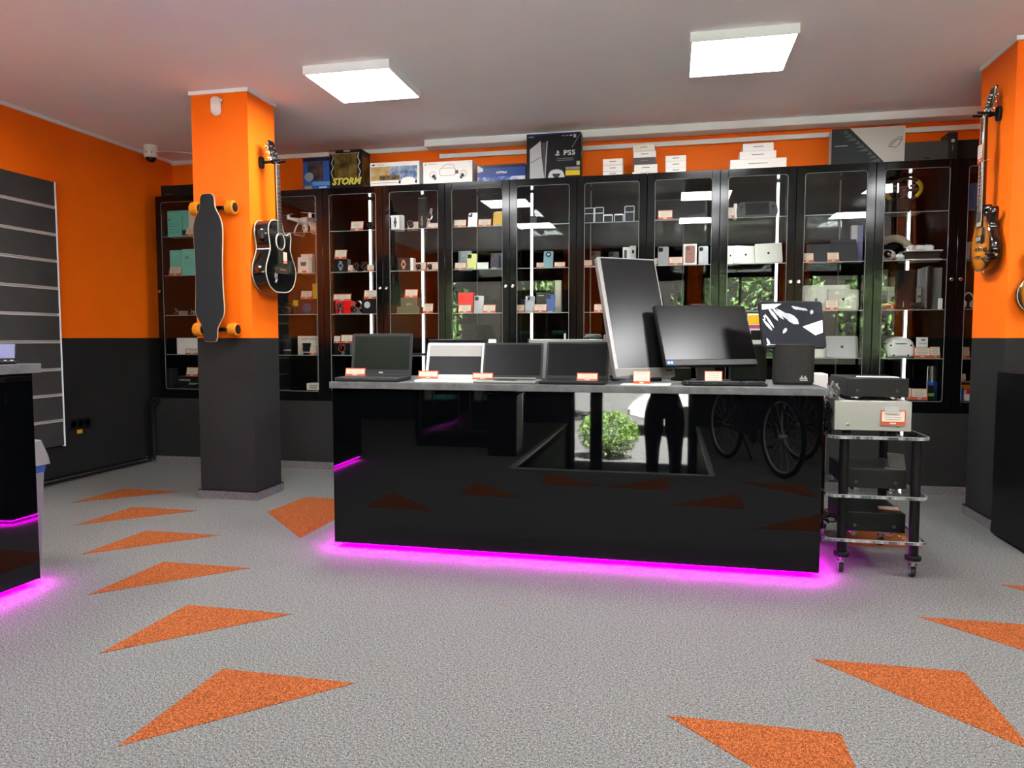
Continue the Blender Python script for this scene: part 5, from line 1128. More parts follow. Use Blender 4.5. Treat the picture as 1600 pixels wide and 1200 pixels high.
# fourth shelf
x, w, z, h = G(1384, 1433, 526, None, 4, YF1+.02)
t = thing('white_headset', 'white rounded virtual reality headset facing out, fourth shelf', 'headset', (x, YF1+.08, SH[4]+.001))
MB().push(T((0, 0, h*.36)) @ RX(90)).prism(spline([(-w*.46, 0), (-w*.44, h*.25), (-w*.3, h*.34), (w*.3, h*.34), (w*.42, h*.22), (w*.46, -.02), (w*.36, -h*.33), (0, -h*.36), (-w*.36, -h*.33)], 5), -.05, .075, 0, .02).build('visor', WHITEP, t)
MB().ball((.01, .06, h*.58), (w*.5, .11, h*.42), 22).build('head_band', WHITEP, t); b = MB()
for q in ((-w*.34, h*.58), (w*.30, h*.58), (-w*.24, h*.12), (w*.22, h*.12)): b.push(T((q[0], -.074, q[1])) @ RX(90)).lathe([(.008, 0), (.007, .003), (0, .003)], 12).pop()
b.build('tracking_camera', BLACK, t); MB().torus((0, .04, h*.66), w*.46, .004, 30, 6, 0, 'z', R(185), R(355), 1, .24/w).build('seam', DARK, t)
def headphones(label, px0, px1, py0, sh, Y, m):
    x, w, z, h = G(px0, px1, py0, None, sh, Y); t = thing('headphones', label, 'headphones', (x, Y, z+.001), 15)
    MB().torus((0, 0, h*.52), w*.42, .005, 28, 8, 0, 'y', R(-5), R(185), 1, (h*.45)/(w*.42)).build('head_band', m, t)
    for s in (-1, 1): MB().push(T((s*w*.42, 0, h*.3)) @ RY(90)).lathe([(0, -.012), (h*.2, -.012), (h*.24, 0), (h*.2, .012), (0, .012)], 18).build('ear_cup', m, t)
    b = MB(); b.cyl((0, .0, .004), (0, 0, h*.95), .005, 10); b.lathe([(w*.3, 0), (w*.3, .004), (.006, .008)], 20); b.build('stand', BLACK, t)
headphones('black and white headphones squeezed beside the fourth-shelf headset', 1366, 1382, 535, 4, YF1, DARK)
zz = SH[4]; tagc(1429, 1455, 543, 'below the small white charger carton', 4); tagc(1454, 1470, 542, 'at the edge, beside the white headset card', 4)
carton('charger_carton', 'small white charger carton raised behind two price cards', 1435, 1450, 527, 4, Y=YF1+.05, d=.05, m=WHITE, art=lambda t, w, h: (sheet(t, 'hang_slot', PRD, -w*.2, w*.2, h*.84, h*.9), lines(t, -w*.4, w*.4, (h*.7,), .002)))
tagc(1425, 1450, 606, 'wide, on the bottom of the steering wheel cabinet', 5); tagc(1417, 1425, 602, 'narrow, turned sideways at the bottom of the steering wheel cabinet', 5, Y=YF1+.02)
x, w, z, h = G(1451, 1467, 571, None, 5, YF2-.03); t = thing('drinks_shaker', 'silver and blue cylinder at the bottom of the steering wheel cabinet', 'bottle', (x, YF2, SH[5]+.001)); r = w/2
MB().lathe([(r, 0), (r, h*.5), (r*.95, h*.52)], 20).build('blue_sleeve', mat('royal_blue', (.02, .12, .55), .3), t); MB().lathe([(r*.95, h*.52), (r*.98, h*.8), (r*.9, h*.97), (0, h)], 20).build('silver_top', mat('silver_foil', (.6, .62, .66), .2, .9), t)
carton('green_carton', 'small black and green carton beside the silver and blue cylinder', 1450, 1460, 602, 5, Y=YF1+.01, d=.03, m=BLACK, art=lambda t, w, h: sheet(t, 'green_print', mat('lime_print', (.2, .55, .03), .4), -w*.5, w*.5, h*.25, h*.45))
# ---- cabinet 13
x, w, z, h = G(1517, 1533, 278, None, 1, YF1); t = thing('blue_disc', 'blue round disc standing behind the neck of the sunburst guitar', 'disc', (x, YF1, SH[1]+.001)); MB().push(T((0, .01, .10)) @ RX(90)).lathe([(0, -.01), (.10, -.01), (.105, 0), (.1, .012), (.03, .016), (0, .014)], 32).build('disc', mat('sky_blue_plastic', (.12, .25, .62), .4), t); MB().box(-.05, .05, -.01, .04, 0, .004).build('stand', ACRE, t, smooth=0)
carton('white_carton', 'small white carton behind the sunburst guitar body', 1512, 1521, 378, 2, Y=YF2, d=.05, m=WHITE)
headphones('white headphones on a stand, beside the orange pillar', 1503, 1524, 457, 3, YF1+.02, WHITEP); tagc(1500, 1517, 530, 'beside the pillar edge, fourth shelf', 4)
x, w, z, h = G(1497, 1518, 596, None, 5, YF1); zz = carton('puzzle_carton', 'orange, blue and red printed carton beside the pillar', 1497, 1518, 596, 5, d=.06, m=mat('orange_print', (.85, .30, .03), .4), art=lambda t, w, h: (sheet(t, 'blue_print', mat('royal_blue', (.02, .12, .55), .3), -w*.5, -w*.05, 0, h*.65), sheet(t, 'black_title', PRD, -w*.45, w*.45, h*.82, h*.95), sheet(t, 'white_print', PRW, -w*.05, w*.15, h*.1, h*.55), sheet(t, 'red_print', RED, w*.15, w*.5, 0, h*.6)))
tagc(1498, 1510, 584, 'on top of the orange and blue printed carton', z=zz); carton('blank_card', 'blank white card at the foot of the orange and blue carton', 1507, 1521, 616, 5, Y=YF1-.03, d=.004, m=WHITE, cat='card')

# ------------------------------------------------------------------ cartons on top of the cabinets
YT = 6.12
def top(name, label, px0, px1, py0, d, m, art=None, Y=YT, rz=0, z=None, group=None): return carton(name, label, px0, px1, py0, None, CZ1+.0005 if z is None else z, Y, d, m, rz, 'box', group, None, art, .0015)
x, w, z, h = G(251, 305, 289, None, None, 6.14, CZ1+.0005); t = thing('recorder', 'black flat recorder on top of the corner cabinet', 'recorder', (x, 6.14, CZ1+.0005)); MB().box(-w/2, w/2, 0, .25, .008, h, 0, .003).build('casing', BLACK, t); sheet(t, 'front_strip', GREY, -w*.4, -w*.15, h*.2, h*.26); b = MB()
for q in (-w*.4, w*.4): b.cyl((q, .03, 0), (q, .03, .008), .012, 10)
b.build('foot', RUBBER, t)
BLUEC = mat('figure_carton_blue', (.03, .12, .42), .35)
WINB = noise_mat('figure_window_dark', (.015, .02, .06), (.16, .09, .06), 14, .15)
def blue_art(t, w, h):
    sheet(t, 'top_band', mat('navy_card', (.012, .02, .07), .35), -w*.5, w*.5, h*.88, h); sheet(t, 'window', WINB, -w*.32, w*.26, h*.26, h*.86); sheet(t, 'light_band', mat('light_blue_card', (.10, .38, .75), .35), -w*.15, w*.5, h*.12, h*.24)
    poly(t, 'pale_round', mat('pale_blue_print', (.35, .42, .5), .4), [(-w*.28+w*.17*math.cos(a), h*.40+h*.14*math.sin(a)) for a in [2*PI*k/18 for k in range(18)]], -.001); sheet(t, 'gold_print', mat('dull_gold', (.45, .32, .15), .5), -w*.45, -w*.18, h*.02, h*.12, -.001); lines(t, w*.1, w*.38, (h*.06,), .006, PRW)
top('figure_carton', 'blue window carton beside the taller black carton on the cabinets', 473, 515, 246, .16, BLUEC, blue_art)
GOLD = noise_mat('figure_window_gold', (.035, .028, .01), (.30, .20, .05), 7, .25)
def storm_art(t, w, h):
    sheet(t, 'window', GOLD, -w*.34, w*.36, h*.28, h*.90); sheet(t, 'window_frame', mat('dull_gold', (.45, .32, .15), .5), -w*.36, w*.38, h*.895, h*.915, -.0009)
    for x0, s in ((-w*.40, 1), (w*.42, -1)):
        pts = [(x0, h*.92), (x0+.012*s, h*.8), (x0-.008*s, h*.66), (x0+.01*s, h*.55), (x0-.012*s, h*.42), (x0+.006*s, h*.26)]
        MB().tube([(a, -.003, c) for a, c in pts], .0035, 6).build('lightning', PRW, t)
    lines(t, -w*.05, w*.15, (h*.965,), .005, PRW); sheet(t, 'pink_badge', mat('pale_pink_card', (.6, .35, .36), .5), -w*.48, -w*.30, h*.9, h*.97, -.001)
    text('STORM', h*.235, mat('lemon_letter', (.90, .80, .12), .4), t, F(w*.02, h*.17, -.003), shear=.25, bold=.004, sx=1.04)
    MB().box(w/2, w/2+.0006, .03, .15, h*.15, h*.85).build('side_window', GOLD, t, smooth=0)
    text('STORM', h*.11, PRG, t, T((w/2+.0012, .09, h*.08)) @ RZ(90) @ RX(90), sx=.9)
top('figure_carton', 'black window carton with yellow slanted lettering and lightning edges', 514, 565, 234, .19, mat('figure_carton_black', (.012, .011, .012), .35), storm_art)
def horizon(t, w, h):
    m = noise_mat('autumn_landscape', (.55, .30, .04), (.75, .62, .35), 16, .35, 6, stretch=(1, 1, 1.4)); m2 = noise_mat('mountain_landscape', (.04, .13, .36), (.62, .72, .82), 14, .35, 6)
    sheet(t, 'picture_autumn', m, -w*.485, -w*.1, h*.24, h*.82); sheet(t, 'picture_mountain', m2, -w*.1, w*.46, h*.24, h*.82); sheet(t, 'picture_forest', noise_mat('forest_print', (.03, .035, .02), (.30, .24, .08), 22, .4), -w*.3, w*.1, h*.24, h*.45, -.0009)
    poly(t, 'printed_headset', WHITE, [(w*.28+w*.14*math.cos(a), h*.22+h*.13*math.sin(a)) for a in [2*PI*k/18 for k in range(18)]], -.0014)
    for q in (w*.10, w*.43): poly(t, 'printed_controller', DARK, [(q-.012, h*.12), (q+.008, h*.06), (q+.014, h*.2), (q, h*.24)], -.0014)
    text('PlayStation', h*.075, PRG, t, F(-w*.28, h*.9)); lines(t, -w*.46, -w*.4, (h*.9,), .006, PRD); lines(t, -w*.46, w*.05, (h*.14,), .002)
top('headset_carton', 'white carton with a mountain and autumn picture', 578, 655, 253, .14, WHITE, horizon)
def vr_art(t, w, h):
    LGr = mat('pale_grey_print', (.55, .55, .56), .5)
    MB().push(RX(90)).prism(rect_round(w*.34, h*.36, h*.13, 5, 0, h*.52), .0003, .001).build('printed_visor', LGr, t, smooth=0); MB().push(RX(90)).prism(rect_round(w*.31, h*.31, h*.11, 5, 0, h*.52), .001, .0014).build('printed_visor_face', WHITE, t, smooth=0)
    MB().torus((w*.02, -.001, h*.68), w*.13, .0022, 24, 6, 0, 'y', 0, PI, 1, .6).build('printed_band', LGr, t); sheet(t, 'printed_strap', GREY, w*.14, w*.22, h*.42, h*.58, -.0009)
    for q, s in ((-w*.30, 1), (w*.32, -1)):
        MB().torus((q, -.001, h*.40), w*.065, .0024, 20, 6, 0, 'y').build('printed_ring', LGr, t); poly(t, 'printed_grip', DARK, [(q-s*.012, h*.34), (q+s*.02, h*.16), (q+s*.035, h*.26), (q+s*.01, h*.45)], -.0014)
    text('PlayStation VR2', h*.065, PRG, t, F(-w*.30, h*.9)); poly(t, 'printed_mark', PRG, [(-w*.47, h*.86), (-w*.45, h*.95), (-w*.43, h*.86)]); text('SONY', h*.05, PRG, t, F(w*.44, h*.92))
top('headset_carton', 'white carton with a grey headset and two ring controllers printed on it', 661, 738, 252, .16, WHITE, vr_art)
def auto_art(t, w, h):
    text('AUTOart', h*.17, PRW, t, F(0, h*.52), shear=.3, bold=.001); m = noise_mat('cloud_print', (.03, .10, .45), (.75, .80, .9), 9, .35, 5, lo=.45, hi=.6); sheet(t, 'cloud_print', m, -w*.5, w*.5, h*.02, h*.26)
    poly(t, 'pale_corner', PRW, [(-w*.5, h), (-w*.38, h*.78), (-w*.38, h*.62), (-w*.5, h*.55)]); sheet(t, 'dark_band', mat('navy_card', (.012, .02, .07), .35), -w*.36, w*.5, h*.8, h)
top('model_car_carton', 'low blue carton with white lettering beside the black console carton', 746, 821, 257, .15, mat('model_blue', (.015, .055, .30), .35), auto_art)
def ps_art(t, w, h):
    sheet(t, 'blue_edge', mat('console_blue', (.01, .03, .22), .35), -w*.5, w*.5, h*.965, h)
    poly(t, 'printed_console_side', mat('console_print', (.62, .64, .68), .4), [(-w*.44, 0), (-w*.44, h*.66), (-w*.24, h*.84), (-w*.22, h*.5), (-w*.17, 0)]); poly(t, 'printed_console_gap', mat('gap_print', (.10, .10, .11), .4), [(-w*.22, h*.8), (-w*.15, h*.8), (-w*.15, 0), (-w*.17, 0)]); poly(t, 'printed_console_edge', mat('console_print', (.62, .64, .68), .4), [(-w*.13, h*.82), (-w*.11, h*.83), (-w*.15, 0), (-w*.17, 0)])
    MB().tube([(-w*.43, -.0015, h*.36), (-w*.2, -.0015, h*.5)], .0018, 5).build('printed_line', PRD, t)
    poly(t, 'printed_controller', mat('pad_print', (.72, .73, .74), .4), spline([(-w*.10, 0), (-w*.07, h*.14), (0, h*.19), (w*.1, h*.19), (w*.17, h*.14), (w*.2, 0), (w*.12, 0), (w*.05, h*.05), (-w*.02, 0)], 4), -.0009); poly(t, 'printed_pad_front', PRD, [(w*.0, h*.03), (w*.1, h*.03), (w*.13, h*.1), (-w*.03, h*.1)], -.0013)
    text('PS5', h*.15, PRW, t, F(w*.29, h*.55), bold=.001, sx=1.25); text('SONY', h*.05, PRW, t, F(-w*.41, h*.93))
    b = MB().push(F(w*.07, h*.55)); b.box(-.004, .002, -h*.06, h*.06, 0, .0006).prism([(.002, h*.06), (.014, h*.035), (.014, -.0), (.002, h*.005)], 0, .0006).prism([(-.022, -h*.035), (-.004, -h*.01), (-.004, -h*.03), (-.014, -h*.05)], 0, .0006).prism([(.002, -h*.02), (.022, -h*.03), (.012, -h*.05), (.002, -h*.04)], 0, .0006); b.build('emblem', PRW, t, smooth=0)
    lines(t, w*.06, w*.36, (h*.43, h*.39), .0022, PRG); sheet(t, 'yellow_label', mat('bright_yellow', (.85, .65, .02), .4), w*.22, w*.48, h*.05, h*.16); sheet(t, 'grey_label', PRG, w*.22, w*.48, h*.17, h*.24); sheet(t, 'green_label', mat('pale_green_label', (.5, .7, .35), .5), w*.42, w*.48, h*.27, h*.36)
    for k, m in enumerate((PRG, mat('dull_gold', (.45, .32, .15), .5), PRW)): sheet(t, 'small_badge', m, w*(.15+.07*k), w*(.20+.07*k), h*.92, h*.945)
    sheet(t, 'white_badge', PRW, w*.36, w*.41, h*.88, h*.955); MB().box(w/2, w/2+.004, .01, .03, h*.5, h*.56).build('carry_tape', PRW, t, smooth=0); MB().tube([(w*.5, -.002, h*.99), (w*.33, -.002, h*.66)], .0012, 5).build('strap', PRW, t)
top('console_carton', 'large black game console carton with white lettering and a yellow label', 823, 908, 208, .13, mat('console_black', (.012, .013, .018), .35), ps_art, rz=1)
def stack(rows, name, base_label, printm=PRG, d=.1, m=None, Y=YT+.01):
    z = CZ1+.0005
    for (px0, px1, py0, lab, mm) in rows:
        z = top(name, lab, px0, px1, py0, d, mm or WHITE, lambda t, w, h: lines(t, -w*.17, w*.17, (h*.55,), min(.003, h*.08)), Y=Y, z=z, group='small white cartons stacked on the cabinets')+.0005
stack([(942, 973, 268, 'white phone carton at the bottom of the stack of three beside the console carton', None), (942, 973, 258, 'white phone carton in the middle of the stack of three beside the console carton', None), (942, 973, 248, 'white phone carton on top of the stack of three beside the console carton', None)], 'phone_carton', '')
stack([(988, 1027, 268, 'thin white carton at the bottom of the mixed stack of five', None), (991, 1027, 257, 'white carton below the grey one in the mixed stack of five', None), (989, 1024, 246, 'dark grey carton in the middle of the mixed stack of five', mat('warm_grey_card', (.13, .115, .115), .5)), (990, 1025, 236, 'white carton just above the grey one in the mixed stack of five', None), (989, 1023, 225, 'blank white carton on top of the mixed stack of five', CREAM)], 'phone_carton', '')
stack([(1040, 1072, 262, 'white phone carton at the bottom of the stack of three over the pink phone cabinet', None), (1040, 1072, 252, 'white phone carton in the middle of the stack of three over the pink phone cabinet', None), (1040, 1072, 243, 'white phone carton on top of the stack of three over the pink phone cabinet', None)], 'phone_carton', '')
stack([(1141, 1229, 248, 'widest white laptop carton at the bottom of the stepped stack', None), (1156, 1213, 236, 'middle white laptop carton of the stepped stack', None), (1161, 1209, 223.5, 'smallest white laptop carton on top of the stepped stack', None)], 'laptop_carton', '', d=.16)
GRC = mat('light_grey_card', (.36, .355, .335), .45, 0, .15, k=.95)
def rog_art(t, w, h):
    poly(t, 'dark_panel', mat('slate_card', (.028, .034, .036), .4), [(-w*.5, 0), (w*.235, 0), (-w*.25, h), (-w*.5, h)])
    b = MB().push(RX(90))
    for k in range(9):
        f = k/8.; x0, z0 = -w*.30+w*.45*f, h*(.9-.82*f); L = w*(.05+.035*(k % 3)); b.prism([(x0, z0+h*.05), (x0-L, z0-h*.04), (x0+w*.03, z0-h*.05)], .0009, .0012)
    b.build('jagged_print', mat('slate_print', (.10, .12, .12), .4), t, smooth=0); lines(t, -w*.45, -w*.28, (h*.52,), .002, PRW, y=-.001)
    b = MB()
    b.tube([(a, -.001, c) for a, c in spline([(w*.28, h*.44), (w*.34, h*.60), (w*.46, h*.70), (w*.44, h*.56), (w*.38, h*.42), (w*.28, h*.44)], 4, False)], .0022, 5); b.tube([(a, -.001, c) for a, c in spline([(w*.31, h*.45), (w*.38, h*.60), (w*.45, h*.62)], 4, False)], .0022, 5)
    b.build('emblem', mat('emblem_grey', (.10, .10, .10), .3), t)
top('laptop_carton', 'large grey and black carton split by a diagonal, on the dark laptop cabinet', 1300, 1415, 199, .1, GRC, rog_art)
top('grey_carton', 'plain dark grey carton low beside the diagonal grey and black carton', 1415, 1482, 221, .14, mat('plain_grey_card', (.075, .075, .072), .5), lambda t, w, h: lines(t, -w*.05, w*.08, (h*.14,), .006, BLACK))
top('black_carton', 'narrow black carton with a white round mark', 1482, 1497, 206, .16, mat('soft_black_card', (.03, .03, .03), .45), lambda t, w, h: (MB().push(F(0, h*.68)).lathe([(w*.2, 0), (w*.2, .0006), (0, .0006)], 14).build('emblem', PRW, t), lines(t, -w*.05, w*.05, (h*.42,), .02, PRG)))
top('black_carton', 'black carton behind the neck of the sunburst guitar', 1497, 1530, 218, .2, mat('soft_black_card', (.03, .03, .03), .45), Y=YT+.06)
# ------------------------------------------------------------------ the part of the shop and street behind the camera (seen in reflections)
BUSHL = noise_mat('bush_leaf', (.06, .14, .018), (.17, .28, .055), 9, .5, k=1)
GROUND = noise_mat('street_paving', (.048, .05, .053), (.075, .077, .08), 3, .9, k=1)
struct(MB().box(-30, 30, -40, YF-.2, RZL-.25, RZL-.02).build('ground', GROUND, smooth=0), 'paved street outside the shop windows', 'ground')
LEAF = noise_mat('tree_leaf', (.025, .07, .015), (.11, .20, .05), 3, .5, k=1); BARK = noise_mat('bark', (.06, .04, .03), (.12, .09, .06), 12, .9)
def leaves(cx, cy, cz, rx, ry, rz, n, s, seed, bottom=-1):
    random.seed(seed); b = MB()
    for k in range(n):
        while True:
            p = [random.uniform(-1, 1) for _ in range(3)]; q = sum(c*c for c in p)
            if .25 < q < 1 and p[2] > bottom: break
        L = s*random.uniform(.6, 1.3)
        b.push(T((cx+p[0]*rx, cy+p[1]*ry, cz+p[2]*rz)) @ Matrix.Rotation(random.uniform(0, 6.3), 4, Vector((random.uniform(-1, 1), random.uniform(-1, 1), random.uniform(-1, 1))).normalized()))
        b.add([(-L, 0, 0), (0, -L*.45, .02*L), (L, 0, 0), (0, L*.45, .02*L)], [(0, 1, 2, 3)]).pop()
    return b
for i, (x, y, h, r, lab) in enumerate(((-8.0, -8.2, 4.6, 2.2, 'leafy street tree outside the long shop window'), (-2.6, -9.5, 4.8, 2.0, 'leafy street tree opposite the entrance'), (2.2, -10.5, 4.8, 2.2, 'leafy street tree outside the narrow shop window'), (6.5, -9, 4.6, 2.2, 'leafy street tree near the bicycles end of the street'))):
    t = thing('street_tree', lab, 'tree', (x, y, RZL-.03))
    MB().tube([(0, 0, -.02), (.05, 0, 1.2), (0, .05, h*.6)], [.14, .11, .06], 10).build('trunk', BARK, t)
    leaves(0, 0, h*.62, r, r*.8, h*.42, 2400, .11, i, -.9).build('crown', LEAF, t, smooth=0)
t = thing('round_bush', 'clipped round green bush outside the entrance door', 'bush', (-.97, -4.1, RZL-.03)); MB().cyl((0, 0, -.02), (0, 0, .3), .05, 8).build('stem', BARK, t)
leaves(0, 0, .40, .50, .42, .38, 3600, .028, 21).build('foliage', BUSHL, t, smooth=0)
t = thing('round_bush', 'second green bush outside the narrow shop window', 'bush', (1.5, -5.2, RZL-.03)); MB().cyl((0, 0, -.02), (0, 0, .4), .05, 8).build('stem', BARK, t)
leaves(0, 0, .62, .8, .5, .6, 1200, .07, 22).build('foliage', LEAF, t, smooth=0)
t = thing('parked_car', 'pale parked car across the street', 'car', (1.6, -7.6, RZL-.03))
MB().push(RX(90)).prism(spline([(-2.1, .35), (-2.1, .75), (-1.3, .9), (-.7, 1.4), (.7, 1.42), (1.4, .95), (2.1, .8), (2.1, .35)], 4), -.85, .85, 0, .05).build('car_body', mat('pale_car_paint', (.75, .76, .78), .2, 0, .5, coat=.5, k=1), t)
MB().push(RX(90)).prism([(-.95, .95), (-.55, 1.33), (.6, 1.35), (1.1, .97)], -.86, .86).build('side_windows', SCREEN, t)
for sx in (-1.3, 1.3):
    for sy in (-.8, .8): MB().push(T((sx, sy, .31)) @ RX(90)).lathe([(.18, -.1), (.31, -.1), (.31, .1), (.18, .1)], 20).build('wheel', RUBBER, t)

# bicycles on the carpet beside the landing
def bicycle(label, x, y, rz, col):
    t = thing('bicycle', label, 'bicycle', (x, y, 0), rz, 'bicycles beside the entrance landing'); r = .33
    for q, nm in ((-.52, 'rear_wheel'), (.54, 'front_wheel')):
        w = MB().push(T((q, 0, r+.022))).torus((0, 0, 0), r, .022, 36, 8, 0, 'y').build(nm, RUBBER, t)
        b = MB().push(T((q, 0, r+.022))); b.torus((0, 0, 0), r-.025, .009, 36, 6, 0, 'y'); b.cyl((0, -.04, 0), (0, .04, 0), .02, 10)
        for k in range(16): a = 2*PI*k/16; b.cyl((0, .012*(-1)**k, 0), ((r-.025)*math.cos(a), 0, (r-.025)*math.sin(a)), .0015, 4)
        b.build('spoked_rim', ALU, w)
    hub, cr, seat, hd, fr = (-.52, 0, r+.02), (-.06, 0, .30), (-.2, 0, .80), (.36, 0, .86), (.54, 0, r+.02)
    b = MB(); b.cyl(cr, seat, .018, 10); b.cyl(seat, hd, .018, 10); b.cyl(cr, (.39, 0, .74), .022, 10); b.cyl((.34, 0, .92), (.41, 0, .70), .022, 10)
    for s in (-1, 1): b.cyl((hub[0], s*.05, hub[2]), (cr[0]-.03, s*.03, cr[2]), .01, 8); b.cyl((hub[0], s*.05, hub[2]), (seat[0], s*.02, seat[2]-.06), .008, 8)
    b.build('frame', col, t)
    b = MB()
    for s in (-1, 1): b.tube([(.41, s*.03, .70), (.47, s*.06, .52), (fr[0], s*.055, fr[2])], .013, 8)
    b.build('fork', col, t)
    MB().tube([(-.2, 0, .8), (-.235, 0, .92)], .013, 8).build('seat_post', STEEL, t); MB().push(T((-.24, 0, .95))).ball((0, 0, 0), (.13, .07, .035), 14).build('saddle', RUBBER, t)
    b = MB(); b.cyl((.34, 0, .92), (.325, 0, 1.0), .013, 8); b.tube(spline([(.32, -.32, 1.03), (.33, -.1, 1.0), (.33, .1, 1.0), (.32, .32, 1.03)], 5, False), .012, 8); b.build('handlebar', STEEL, t)
    b = MB().push(T((-.06, -.05, .30)) @ RX(90)); b.lathe([(.07, -.002), (.09, 0), (.07, .002)], 24); b.build('chain_ring', STEEL, t)
    b = MB(); b.tube([(-.06, -.07, .30), (.08, -.075, .2)], .009, 8); b.box(.04, .12, -.16, -.08, .19, .21); b.tube([(-.06, .07, .30), (-.2, .075, .4)], .009, 8); b.box(-.24, -.16, .08, .16, .39, .41); b.build('crank', BLACK, t)
    MB().cyl((-.3, -.06, .28), (-.36, -.2, .004), .01, 8).build('kick_stand', BLACK, t)
bicycle('black bicycle parked beside the landing edge', .74, .55, 68, BLACK)
bicycle('dark red bicycle parked beyond the black one', 1.45, .55, 66, mat('dark_red_frame', (.22, .02, .015), .3, .2))

# glass cabinets against the wall beyond the side counter, with teal cartons
for k, lab in ((0, 'black glass cabinet standing alone behind the side counter'), (1, 'second black glass cabinet standing behind the side counter')):
    c = copy_thing(protoR if k else protoL, (-2.2-CW*k+CW, -.05, .1), lab, 'black glass cabinets behind the side counter'); c.rotation_euler = (0, 0, PI)
    o = MB().box(-2.2-CW*k+.01, -2.2-CW*k+CW-.01, -.45, -.07, 0, .0995).build('cabinet_plinth', MATTB); tag(o, 'black plinth under the '+('first' if k == 0 else 'second')+' cabinet behind the side counter', 'plinth')
    for q, (sh, w, h) in enumerate(((2, .3, .06), (3, .18, .1), (4, .34, .05), (4, .1, .12))):
        x = -2.2-CW*k+(.12 if q == 3 else .32); zz = SH[sh]-CZ0+.1
        t = thing('router_carton', 'teal carton, %s, in the %s cabinet behind the side counter' % (('flat on the second shelf', 'small on the third shelf', 'flat on the fourth shelf', 'upright on the fourth shelf')[q], ('first', 'second')[k]), 'box', (x, -.28, zz+.0005))
        MB().box(-w*.4, w*.4, 0, .12, 0, h, 0, .002).build('carton', TEAL if q < 3 else CREAM, t)
# helmet on a stand
t = thing('helmet_stand', 'black square pedestal beside the landing', 'pedestal', (-1.66, .3, 0)); MB().box(-.15, .15, -.15, .15, 0, .62, 0, .004).build('column_body', BLACK, t); MB().box(-.17, .17, -.17, .17, .62, .635, 0, .003).build('top_plate', BLACK, t)
t = thing('motorcycle_helmet', 'glossy blue helmet on the black pedestal', 'helmet', (-1.66, .3, .636)); MB().push(T((0, 0, .13))).ball((0, 0, 0), (.125, .15, .13), 24, 0, (0, .95)).build('shell', mat('glossy_blue', (.01, .03, .25), .08, 0, .5, coat=.6), t); MB().push(T((0, .02, .14))).ball((0, 0, 0), (.122, .145, .06), 24).build('visor', SCREEN, t)

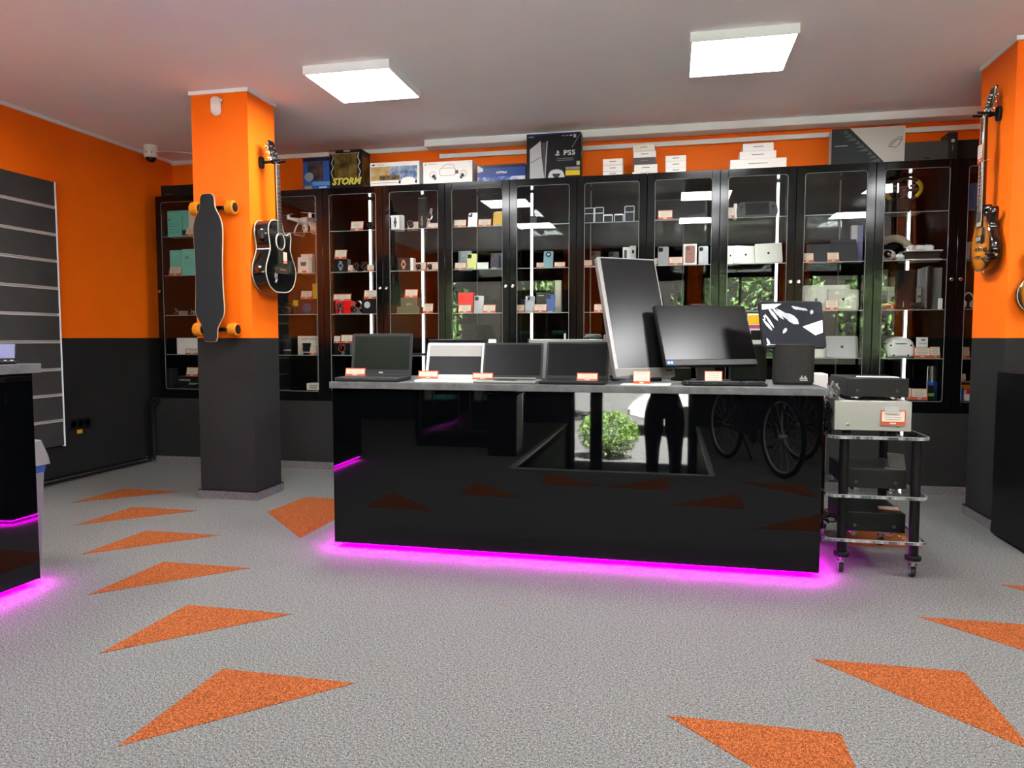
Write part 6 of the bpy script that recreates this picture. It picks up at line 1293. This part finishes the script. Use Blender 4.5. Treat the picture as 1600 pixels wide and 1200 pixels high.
# the photographer, standing on the landing behind the camera
import bmesh
def person():
    t = thing('person', 'person in dark clothes standing on the landing, both arms raised before the chest', 'person', (-.06, -.42, RZS))
    J = {'pelvis': (0, 0, .94, .15), 'waist': (0, .01, 1.08, .135), 'chest': (0, 0, 1.30, .155), 'neckb': (0, 0, 1.44, .07), 'neck': (0, .02, 1.52, .055), 'headc': (0, .035, 1.62, .088), 'headt': (0, .03, 1.70, .075)}
    for s, n in ((-1, 'l'), (1, 'r')):
        J['hip'+n] = (s*.105, 0, .88, .13); J['thigh'+n] = (s*.11, .005, .70, .118); J['knee'+n] = (s*.12, .015, .49, .085); J['ankle'+n] = (s*.125, -.02, .10, .062); J['toe'+n] = (s*.14, .14, .04, .036)
        J['sh'+n] = (s*.19, 0, 1.40, .065); J['elb'+n] = (s*.25, .06, 1.15, .046); J['wr'+n] = (s*.10, .27, 1.33+.24-.02, .03) ; J['palm'+n] = (s*.075, .315, 1.60, .034)
    E_ = [('pelvis', 'waist'), ('waist', 'chest'), ('chest', 'neckb'), ('neckb', 'neck'), ('neck', 'headc'), ('headc', 'headt')]
    for n in 'lr': E_ += [('pelvis', 'hip'+n), ('hip'+n, 'thigh'+n), ('thigh'+n, 'knee'+n), ('knee'+n, 'ankle'+n), ('ankle'+n, 'toe'+n), ('chest', 'sh'+n), ('sh'+n, 'elb'+n), ('elb'+n, 'wr'+n), ('wr'+n, 'palm'+n)]
    V = [(k, v) for k, v in J.items()]
    for n, s in (('l', -1), ('r', 1)):                        # fingers curled around the phone
        for f in range(4):
            z = 1.575+.022*f
            V += [('f%s%da' % (n, f), (s*.078, .345, z, .0095)), ('f%s%db' % (n, f), (s*.062, .375, z, .0085)), ('f%s%dc' % (n, f), (s*.042, .385-.003*f, z, .0075))]
            E_ += [('palm'+n, 'f%s%da' % (n, f)), ('f%s%da' % (n, f), 'f%s%db' % (n, f)), ('f%s%db' % (n, f), 'f%s%dc' % (n, f))]
        V += [('t'+n+'a', (s*.055, .31, 1.63, .011)), ('t'+n+'b', (s*.035, .325, 1.65, .009))]; E_ += [('palm'+n, 't'+n+'a'), ('t'+n+'a', 't'+n+'b')]
    ids = {k: i for i, (k, _) in enumerate(V)}
    me = bpy.data.meshes.new('body'); me.from_pydata([v[:3] for _, v in V], [(ids[a], ids[c]) for a, c in E_], [])
    o = bpy.data.objects.new('body', me); COL.objects.link(o)
    sm = o.modifiers.new('skin', 'SKIN'); sm.use_smooth_shade = True
    for i, (k, v) in enumerate(V): me.skin_vertices[0].data[i].radius = (v[3], v[3]*(.78 if k in ('pelvis', 'waist', 'chest') else 1))
    me.skin_vertices[0].data[ids['pelvis']].use_root = True
    ss = o.modifiers.new('sub', 'SUBSURF'); ss.levels = 2; ss.render_levels = 2
    bpy.context.view_layer.update()
    me2 = bpy.data.meshes.new_from_object(o.evaluated_get(bpy.context.evaluated_depsgraph_get())); bpy.data.objects.remove(o)
    skin = mat('skin', (.50, .30, .21), .5); shirt = mat('dark_shirt', (.02, .02, .024), .8); trs = mat('black_trousers', (.012, .012, .014), .8); shoe = mat('dark_shoe', (.02, .02, .02), .5); hair = mat('dark_hair', (.03, .02, .014), .6)
    me2.materials.clear()
    for m in (skin, shirt, trs, shoe): me2.materials.append(m)
    for p in me2.polygons:
        c = p.center; p.use_smooth = True
        p.material_index = 3 if c.z < .085 else 2 if c.z < .98 and abs(c.x) < .22 and c.y < .2 else 1 if c.z < 1.47 and c.y < .24 else 0
    body = bpy.data.objects.new('body', me2); COL.objects.link(body); body.parent = t
    MB().push(T((0, .015, 1.645))).ball((0, 0, .012), (.098, .108, .105), 20, 0, (0, .5)).build('hair', hair, t)
    b = MB(); b.tube([(0, .118, 1.635), (0, .142, 1.605), (0, .12, 1.598)], [.007, .013, .008], 8); b.build('nose', skin, t)
    for s in (-1, 1): MB().ball((s*.035, .118, 1.638), .011, 10).build('eye', WHITEP, t); MB().ball((s*.088, .03, 1.62), (.012, .022, .03), 10).build('ear', skin, t)
    MB().box(-.026, .026, .112, .124, 1.572, 1.58, 0, .003).build('mouth', mat('lip', (.4, .15, .12), .5), t)
    return t
person()
t = thing('phone', 'dark phone held up in both hands of the person in dark clothes', 'phone', (-.06, -.055, RZS+1.61)); MB().push(RX(90)).prism(rect_round(.155, .075, .01, 4), 0, .008, 0, .001).build('body', BLACK, t); MB().box(-.072, .072, .0001, .0006, -.034, .034).build('screen', SCREEN, t, smooth=0)

# ------------------------------------------------------------------ light
w = bpy.data.worlds.new('sky'); S.world = w; w.use_nodes = True; n = w.node_tree.nodes; l = w.node_tree.links
bg = n['Background']; sky = n.new('ShaderNodeTexSky'); sky.sky_type = 'HOSEK_WILKIE'; sky.turbidity = 9; sky.sun_direction = (.3, .27, .95); l.new(sky.outputs[0], bg.inputs[0]); bg.inputs[1].default_value = 3.0
sd = bpy.data.lights.new('sun', 'SUN'); sd.energy = 190; sd.angle = R(.6); sd.color = (1, .95, .86); so = bpy.data.objects.new('sun', sd); COL.objects.link(so)
so.rotation_euler = Vector((-.3, -.27, -.95)).to_track_quat('-Z', 'Y').to_euler()

S.cycles.transparent_max_bounces = 32; S.cycles.max_bounces = 10; S.cycles.glossy_bounces = 5; S.cycles.diffuse_bounces = 6
S.cycles.caustics_reflective = False; S.cycles.caustics_refractive = False; S.cycles.sample_clamp_indirect = 6
S.cycles.use_denoising = True
vs = S.view_settings; vs.view_transform = 'Standard'; vs.look = 'None'; vs.exposure = 1.92; vs.gamma = 1.0; vs.use_curve_mapping = False
